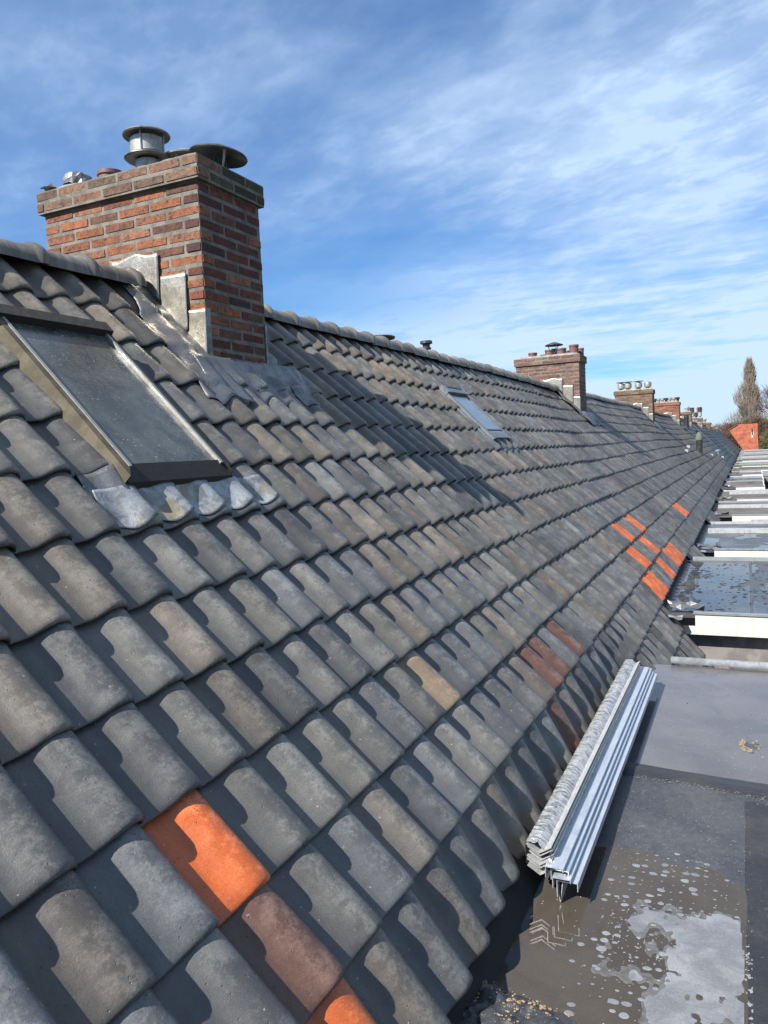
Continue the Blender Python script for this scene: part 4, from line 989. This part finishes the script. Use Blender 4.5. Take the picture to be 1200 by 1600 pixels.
# crumpled bitumen flap at the foot of the tiles
V = []; F = []; nx, ny = 80, 60
for j in range(ny):
    for i in range(nx):
        x = lerp(-.98, -.46, i / (nx - 1)); y = lerp(2.02, 2.42, j / (ny - 1)) - .22 * (x + .75); z = flap_z(x, y)
        V.append((x, y, z))
for j in range(ny - 1):
    for i in range(nx - 1): a = j * nx + i; F.append((a, a + 1, a + nx + 1, a + nx))
o = wmesh('bitumen_flap', V, F, 'bitumen', None, True); tag(o, 'crumpled black bitumen flap littered with dead leaves at the foot of the tiles', 'roofing felt')
# far edge trim of the near flat roof
b = MB(); n = 10
poly = [(0.0 + .036 * math.cos(a), .030 + .036 * math.sin(a)) for a in np.linspace(math.pi * 1.1, -math.pi * .1, n)]
V = []; F = []
for x in (-.585, 3.2):
    for (py, pz) in poly: V.append((x, 6.60 + py, FZ + pz * 1.0))
F = [(i, i + 1, n + i + 1, n + i) for i in range(n - 1)] + [tuple(range(n)), tuple(range(n, 2 * n))[::-1]]
wmesh('edge_trim', V, F, 'zinc_white', th0, True)
b = MB(); b.box(-.5, 3.2, -1.2, 6.58, -2.3, FZ - .03); b.box(-.3, 3.1, -1.1, 6.45, -7.4, -2.3); b.build('wall', 'grey_wall', th0)

# ------------------------------------------------------------------ the other flat dormer roofs
ORD = ['', 'first', 'second', 'third', 'fourth', 'fifth', 'sixth', 'seventh', 'eighth', 'ninth', 'tenth', 'eleventh', 'twelfth', 'thirteenth', 'fourteenth', 'fifteenth', 'sixteenth', 'seventeenth', 'eighteenth', 'nineteenth']
for k, (ya, yb, x1) in enumerate(DORM):
    if k == 0: continue
    rs = random.Random(k * 5 + 1); zt = FZ + .02 + (rs.random() - .5) * .06
    if k == 1: lab = 'flat dormer roof with blue puddles and cream fascia just past the nearest flat roof'
    elif k == 2: lab = 'flat dormer roof with cream fascia, next beyond the one with blue puddles'
    else: lab = ORD[k] + ' flat dormer roof beyond the nearest one, counted along the row'
    th = thing('flat_dormer_roof', lab, 'flat roof', (.5, (ya + yb) / 2, zt), 'flat dormer roofs')
    sheet_m = ['bitumen_brown', 'bitumen_grey', 'bitumen', 'bitumen_brown'][k % 4] if k > 1 else 'bitumen'
    if k == 9: sheet_m = 'mossy_felt'
    b = MB(); b.box(-1.0, x1, ya + .02, yb, zt - .03, zt); b.build('bitumen_sheet', sheet_m, th)
    hf = .190 if k == 1 else .20 + rs.random() * .08; xl = -.50 if k < 3 else -.42 + rs.random() * .2
    fm = 'cream_board' if k < 4 or k == 8 else 'white_board'
    b = MB(); b.box(xl, x1 + .03, ya - .02, ya + .015, zt - hf, zt + .018); b.build('fascia_board', fm, th)
    if k == 1: b = MB(); b.box(xl - .12, xl - .001, ya - .02, ya + .015, zt - hf, zt - .11); b.build('fascia_end', fm, th)
    b = MB(); b.box(xl - .015, x1 + .04, ya - .032, ya + .04, zt + .019, zt + .038); b.build('edge_trim', 'zinc', th)
    b = MB(); b.box(-.75, x1 + .03, yb + .001, yb + .07, zt - .12, zt + .045); b.build('rear_trim', ['zinc_white', 'zinc'][k % 2], th)
    b = MB(); b.box(-1.0, x1 - .03, ya + .12, yb - .02, zt - 1.2, zt - .031); b.box(-.3, x1 - .05, ya + .2, yb - .1, -7.4, zt - 1.2); b.build('wall', 'grey_wall', th)
    if x1 < 1:
        for q in range(3):
            yy = lerp(ya + .4, yb - 1.3, q / 2); b = MB(); b.box(x1 - .029, x1 - .015, yy, yy + .9, zt - 1.0, zt - .3); b.build('window', 'window_glass', th)
        b = MB(); b.box(x1 + .005, x1 + .035, ya, yb, zt - .2, zt + .018); b.build('front_board', 'white_board', th)
    # lead tray where the dormer meets the tiles
    if k < 12:
        o = scrap(-.60, ya + .25, zt + .012, .35, 'lead', th, 'lead_tray', k)
        if k in (1, 2, 4): scrap(-.72, ya - .12, zt - .02, .20, 'foil', th, 'lead_scrap', k + 40)
    if k > 3:
        ym_ = lerp(ya, yb, .45 + .3 * rs.random()); b = MB(); b.box(-.6 + .3 * rs.random(), x1, ym_, ym_ + .10 + .2 * rs.random(), zt + .001, zt + .03 + .06 * rs.random()); b.build('upstand', ['zinc', 'zinc_white', 'bitumen_brown'][k % 3], th)
    if k in (1, 2, 3):   # an upstand across the sheet
        ymid = {1: None, 2: 15.9, 3: 21.6}[k]
        if ymid: b = MB(); b.box(-.7, x1, ymid, ymid + .22, zt + .001, zt + .075); b.build('upstand', 'zinc_white', th)
    # something low in the gap in front
    b = MB(); zz_ = zt - .42; b.hexa([(-.02, ya - 1.15, zz_ - .12), (x1 - .1, ya - 1.15, zz_ - .12), (x1 - .1, ya + .1, zz_ - .12), (-.20, ya + .1, zz_ - .12), (-.02, ya - 1.15, zz_ + .05), (x1 - .1, ya - 1.15, zz_ + .05), (x1 - .1, ya + .1, zz_ - .05), (-.20, ya + .1, zz_ - .05)]); b.build('valley_sheet', 'bitumen_grey', th)
    if 10 < ya: b = MB(); b.box(.05, x1, ya - .60, ya - .50, zt - .30, zt - .03); b.build('gutter', 'zinc_white' if k % 2 else 'zinc', th)
# blue puddles on the first dormer roof
zp = FZ + .02
def pud(X, Y):
    d = fbm(X * 4 + 1, Y * 1.3 + 2, 4) - .5 + .22 * (fbm(X * 22, Y * 9, 3) - .5)
    f = np.where(X < .03, d + .13, d - .02) + .10 * gauss(X, Y, -.25, 8.9, .3, .6)
    seam = np.abs(X - .02) - .012
    return np.minimum(np.minimum(f, seam * 12), np.minimum(Y - 8.50, 12.1 - Y) * 6)
rs = random.Random(1 * 5 + 1); zt1 = FZ + .02 + (rs.random() - .5) * .06
def contour2(*a): return contour(*a)
xs_save = flat_h
o = contour('puddle', -.74, .9, 8.48, 12.15, .014, pud, zt1 + .004, 'dark_water'); o['kind'] = 'structure'; o.name = 'water'
def pud2(X, Y): return np.minimum(fbm(X * 3 + 8, Y * 1.1 + 5, 4) - .50, np.minimum(Y - 13.6, 15.7 - Y))
rs = random.Random(2 * 5 + 1); zt2_ = FZ + .02 + (rs.random() - .5) * .06
o = contour('puddle', -.7, 1.2, 13.5, 15.8, .03, pud2, zt2_ + .004, 'dark_water'); o['kind'] = 'structure'; o.name = 'water'
pts = []; rs = random.Random(5)
for k in range(420):
    x = rs.uniform(-.72, .7); y = rs.uniform(8.6, 12.0); pts.append((x, y, zt1 + .005))
scatter('debris_specks', pts, 'bitumen_dark', .006, .03, flat=.2)
pts = [(-.66 + rs.gauss(0, .05), rs.uniform(8.6, 12), zt1 + .004) for k in range(160)]
scatter('debris_clumps', pts, 'bitumen_dark', .015, .06, flat=.4)

# eaves and front wall of the terrace below the tiles
b = MB(); e = RP(0, 8.0); b.box(-6.9, e[0] - .15, -2.5, L1, -7.5, -3.4); o = b.build('terrace_wall', 'grey_wall'); tag(o, 'plain lower wall of the terrace under the tiled roof', 'wall')

# ------------------------------------------------------------------ red gable wall at the end of the row
th = thing('red_gable_wall', 'bright red brick gable wall with a narrow slit at the far end of the row', 'wall', (0, 109, -1.4))
def gpoly(): return [(-.43, -1.9), (1.25, -1.9), (1.18, 1.50), (-1.06, 1.47), (-2.1, .80)]
pl = gpoly(); V = [(x, y, z) for y in (109.0, 113.0) for x, z in pl]; n = 5
# front split round the slit opening
b = MB(); Y0 = 109.0
def quad(p): b.add([(x, Y0, z) for x, z in p], [tuple(range(len(p)))])
quad([(-.43, -1.9), (.50, -1.9), (.50, .0), (-2.1, .80)][::1]); quad([(-2.1, .80), (.50, .0), (.50, .85), (.50, 1.49), (-1.06, 1.47)])
quad([(.66, -1.9), (1.25, -1.9), (1.18, 1.50), (.66, 1.49)]); quad([(.50, -1.9), (.66, -1.9), (.66, .0), (.50, .0)]); quad([(.50, .85), (.66, .85), (.66, 1.49), (.50, 1.49)])
for i in range(5): j = (i + 1) % 5; b.add([V[i], V[j], V[n + j], V[n + i]], [(0, 1, 2, 3)])
b.build('brick_face', 'gable_brick', th)
b = MB(); b.box(.50, .66, 109.06, 109.10, 0, .85); b.build('slit', 'black_metal', th)
b = MB(); b.box(.45, .50, 108.97, 109.05, -.15, .45); b.box(.66, .71, 108.97, 109.05, -.15, .45); b.box(.45, .71, 108.97, 109.05, -.22, -.001); b.build('slit_frame', 'white_board', th)
b = MB(); b.hexa([(-2.2, 108.9, .80), (-1.06, 108.9, 1.48), (-1.06, 113, 1.48), (-2.2, 113, .80), (-2.2, 108.9, .90), (-1.06, 108.9, 1.58), (-1.06, 113, 1.58), (-2.2, 113, .90)]); b.build('coping', 'clay_pot', th)

# ------------------------------------------------------------------ ground
b = MB(); b.add([(-2500, -2500, -7.5), (2500, -2500, -7.5), (2500, 2500, -7.5), (-2500, 2500, -7.5)], [(0, 1, 2, 3)]); o = b.build('ground', 'soil'); tag(o, kind='structure')

# ------------------------------------------------------------------ trees
def tri_twigs(segs, rs):
    V = []; F = []
    for (p, q, r0, r1) in segs:
        d = q - p
        a = d.orthogonal().normalized(); c = d.normalized().cross(a); b = len(V)
        for P, r in ((p, r0), (q, r1)):
            for k in range(3): an = k * 2.094; V.append(tuple(P + r * (math.cos(an) * a + math.sin(an) * c)))
        for k in range(3): F.append((b + k, b + (k + 1) % 3, b + 3 + (k + 1) % 3, b + 3 + k))
    return V, F
def poplar(x, y, zb, zt, w, label, m1, m2, seed, ntw, tips=None):
    rs = random.Random(seed); th = thing('poplar_tree', label, 'tree', (x, y, zb)); H = zt - zb
    b = MB(); b.tube((x, y, zb), (x, y, zb + H * .75), w * .09, w * .02, 8); b.build('trunk', m1, th)
    segs = []; segs2 = []
    for k in range(90):
        f = rs.random() ** .8 * .9; z = zb + H * f; a = rs.random() * 6.3; L = H * .22 * (1 - f * .6)
        env = w * min(1, (1.05 - f) * 1.7) * min(1, .55 + f * 2)
        p = Vector((x, y, z)); q = Vector((x + env * .75 * math.cos(a) * rs.uniform(.5, 1), y + env * .75 * math.sin(a), min(zt, z + L))); segs.append((p, q, .07, .03))
    for k in range(ntw):
        f = rs.random() ** .85; a = rs.random() * 6.3
        env = w * min(1, (1.04 - f) * 1.7) ** 1.2 * .86 * (.72 + .28 * math.sin(f * 29 + a * 2)) * (1 + .3 * math.sin(a * 3 + f * 7)); rr = env * math.sqrt(rs.random())
        p = Vector((x + rr * math.cos(a), y + rr * math.sin(a), zb + H * f * .97)); L = rs.uniform(.5, 1.5)
        q = p + Vector((math.cos(a) * .22 * L + rs.gauss(0, .08), math.sin(a) * .2 * L, L * .95)); q.z = min(q.z, zt + rs.uniform(-.6, .6)); segs2.append((p, q, .028, .010))
    V, F = tri_twigs(segs, rs); wmesh('limbs', V, F, m1, th)
    V, F = tri_twigs(segs2, rs); wmesh('crown', V, F, m2, th)
poplar(.45, 150, -7.5, 13.2, 4.6, 'tall narrow leafless poplar with pale upright twigs behind the red wall', 'twig_buff', 'twig_buff', 1, 9000)
def bushy(x, y, zb, zt, w, label, m1, m2, seed, ntw, thin=.02, name='bare_tree', upright=.6):
    rs = random.Random(seed); th = thing(name, label, 'tree', (x, y, zb)); H = zt - zb; zc = zb + H * .62; hh = H * .40
    b = MB(); b.tube((x, y, zb), (x, y, zc), w * .05, w * .02, 8); b.build('trunk', m1, th)
    segs = []; tw = []
    lv = [(Vector((x, y, zb + H * .3)), Vector((0, 0, 1)), H * .22, w * .035)]
    for g in range(4):
        nx_ = []
        for (p, d, L, r) in lv:
            for k in range(4 if g < 3 else 3):
                dd = (d + Vector((rs.gauss(0, .55), rs.gauss(0, .55), rs.uniform(0, upright)))).normalized(); q = p + dd * L * rs.uniform(.7, 1.15)
                segs.append((p, q, r, r * .6)); nx_.append((q, dd, L * .68, r * .6))
        lv = nx_
    for k in range(ntw):
        p, d, L, r = rs.choice(lv); dd = (d + Vector((rs.gauss(0, .6), rs.gauss(0, .6), rs.gauss(.15, .5)))).normalized(); p2 = p + Vector((rs.gauss(0, .35), rs.gauss(0, .35), rs.gauss(0, .3))) * w * .18
        tw.append((p2, p2 + dd * L * rs.uniform(.8, 1.9), thin, thin * .4))
    V, F = tri_twigs(segs, rs); wmesh('limbs', V, F, m1, th)
    V, F = tri_twigs(tw, rs); wmesh('crown', V, F, m2, th)
bushy(-.6, 142, -7.5, 3.2, 4.2, 'wide brown leafless tree around the foot of the poplar', 'twig_brown', 'twig_brown', 2, 6500, .03)
bushy(2.2, 138, -7.5, 4.2, 4.0, 'reddish brown bare tree directly behind the red wall', 'twig_brown', 'twig_brown', 3, 6500, .03)
bushy(4.2, 128, -7.5, 2.6, 4.0, 'olive green bushy tree right of the red wall', 'twig_olive', 'twig_olive', 4, 6500, .035)
bushy(3.4, 122, -7.5, .6, 3.4, 'low olive bush filling the gap right of the red wall', 'twig_olive', 'twig_olive', 14, 5000, .035)
bushy(6.2, 118, -7.5, 8.8, 4.6, 'dark bare tree reaching in at the right edge of the picture', 'twig_dark', 'twig_dark', 5, 2200, .022)
bushy(-6.2, 185, -7.5, 4.6, 4.5, 'small bare tree on the skyline above the farthest chimneys', 'twig_dark', 'twig_dark', 6, 1600, .022)
bushy(-3.2, 165, -7.5, 2.2, 4.0, 'low brown tree between the farthest chimneys and the poplar', 'twig_brown', 'twig_brown', 7, 3500, .03)
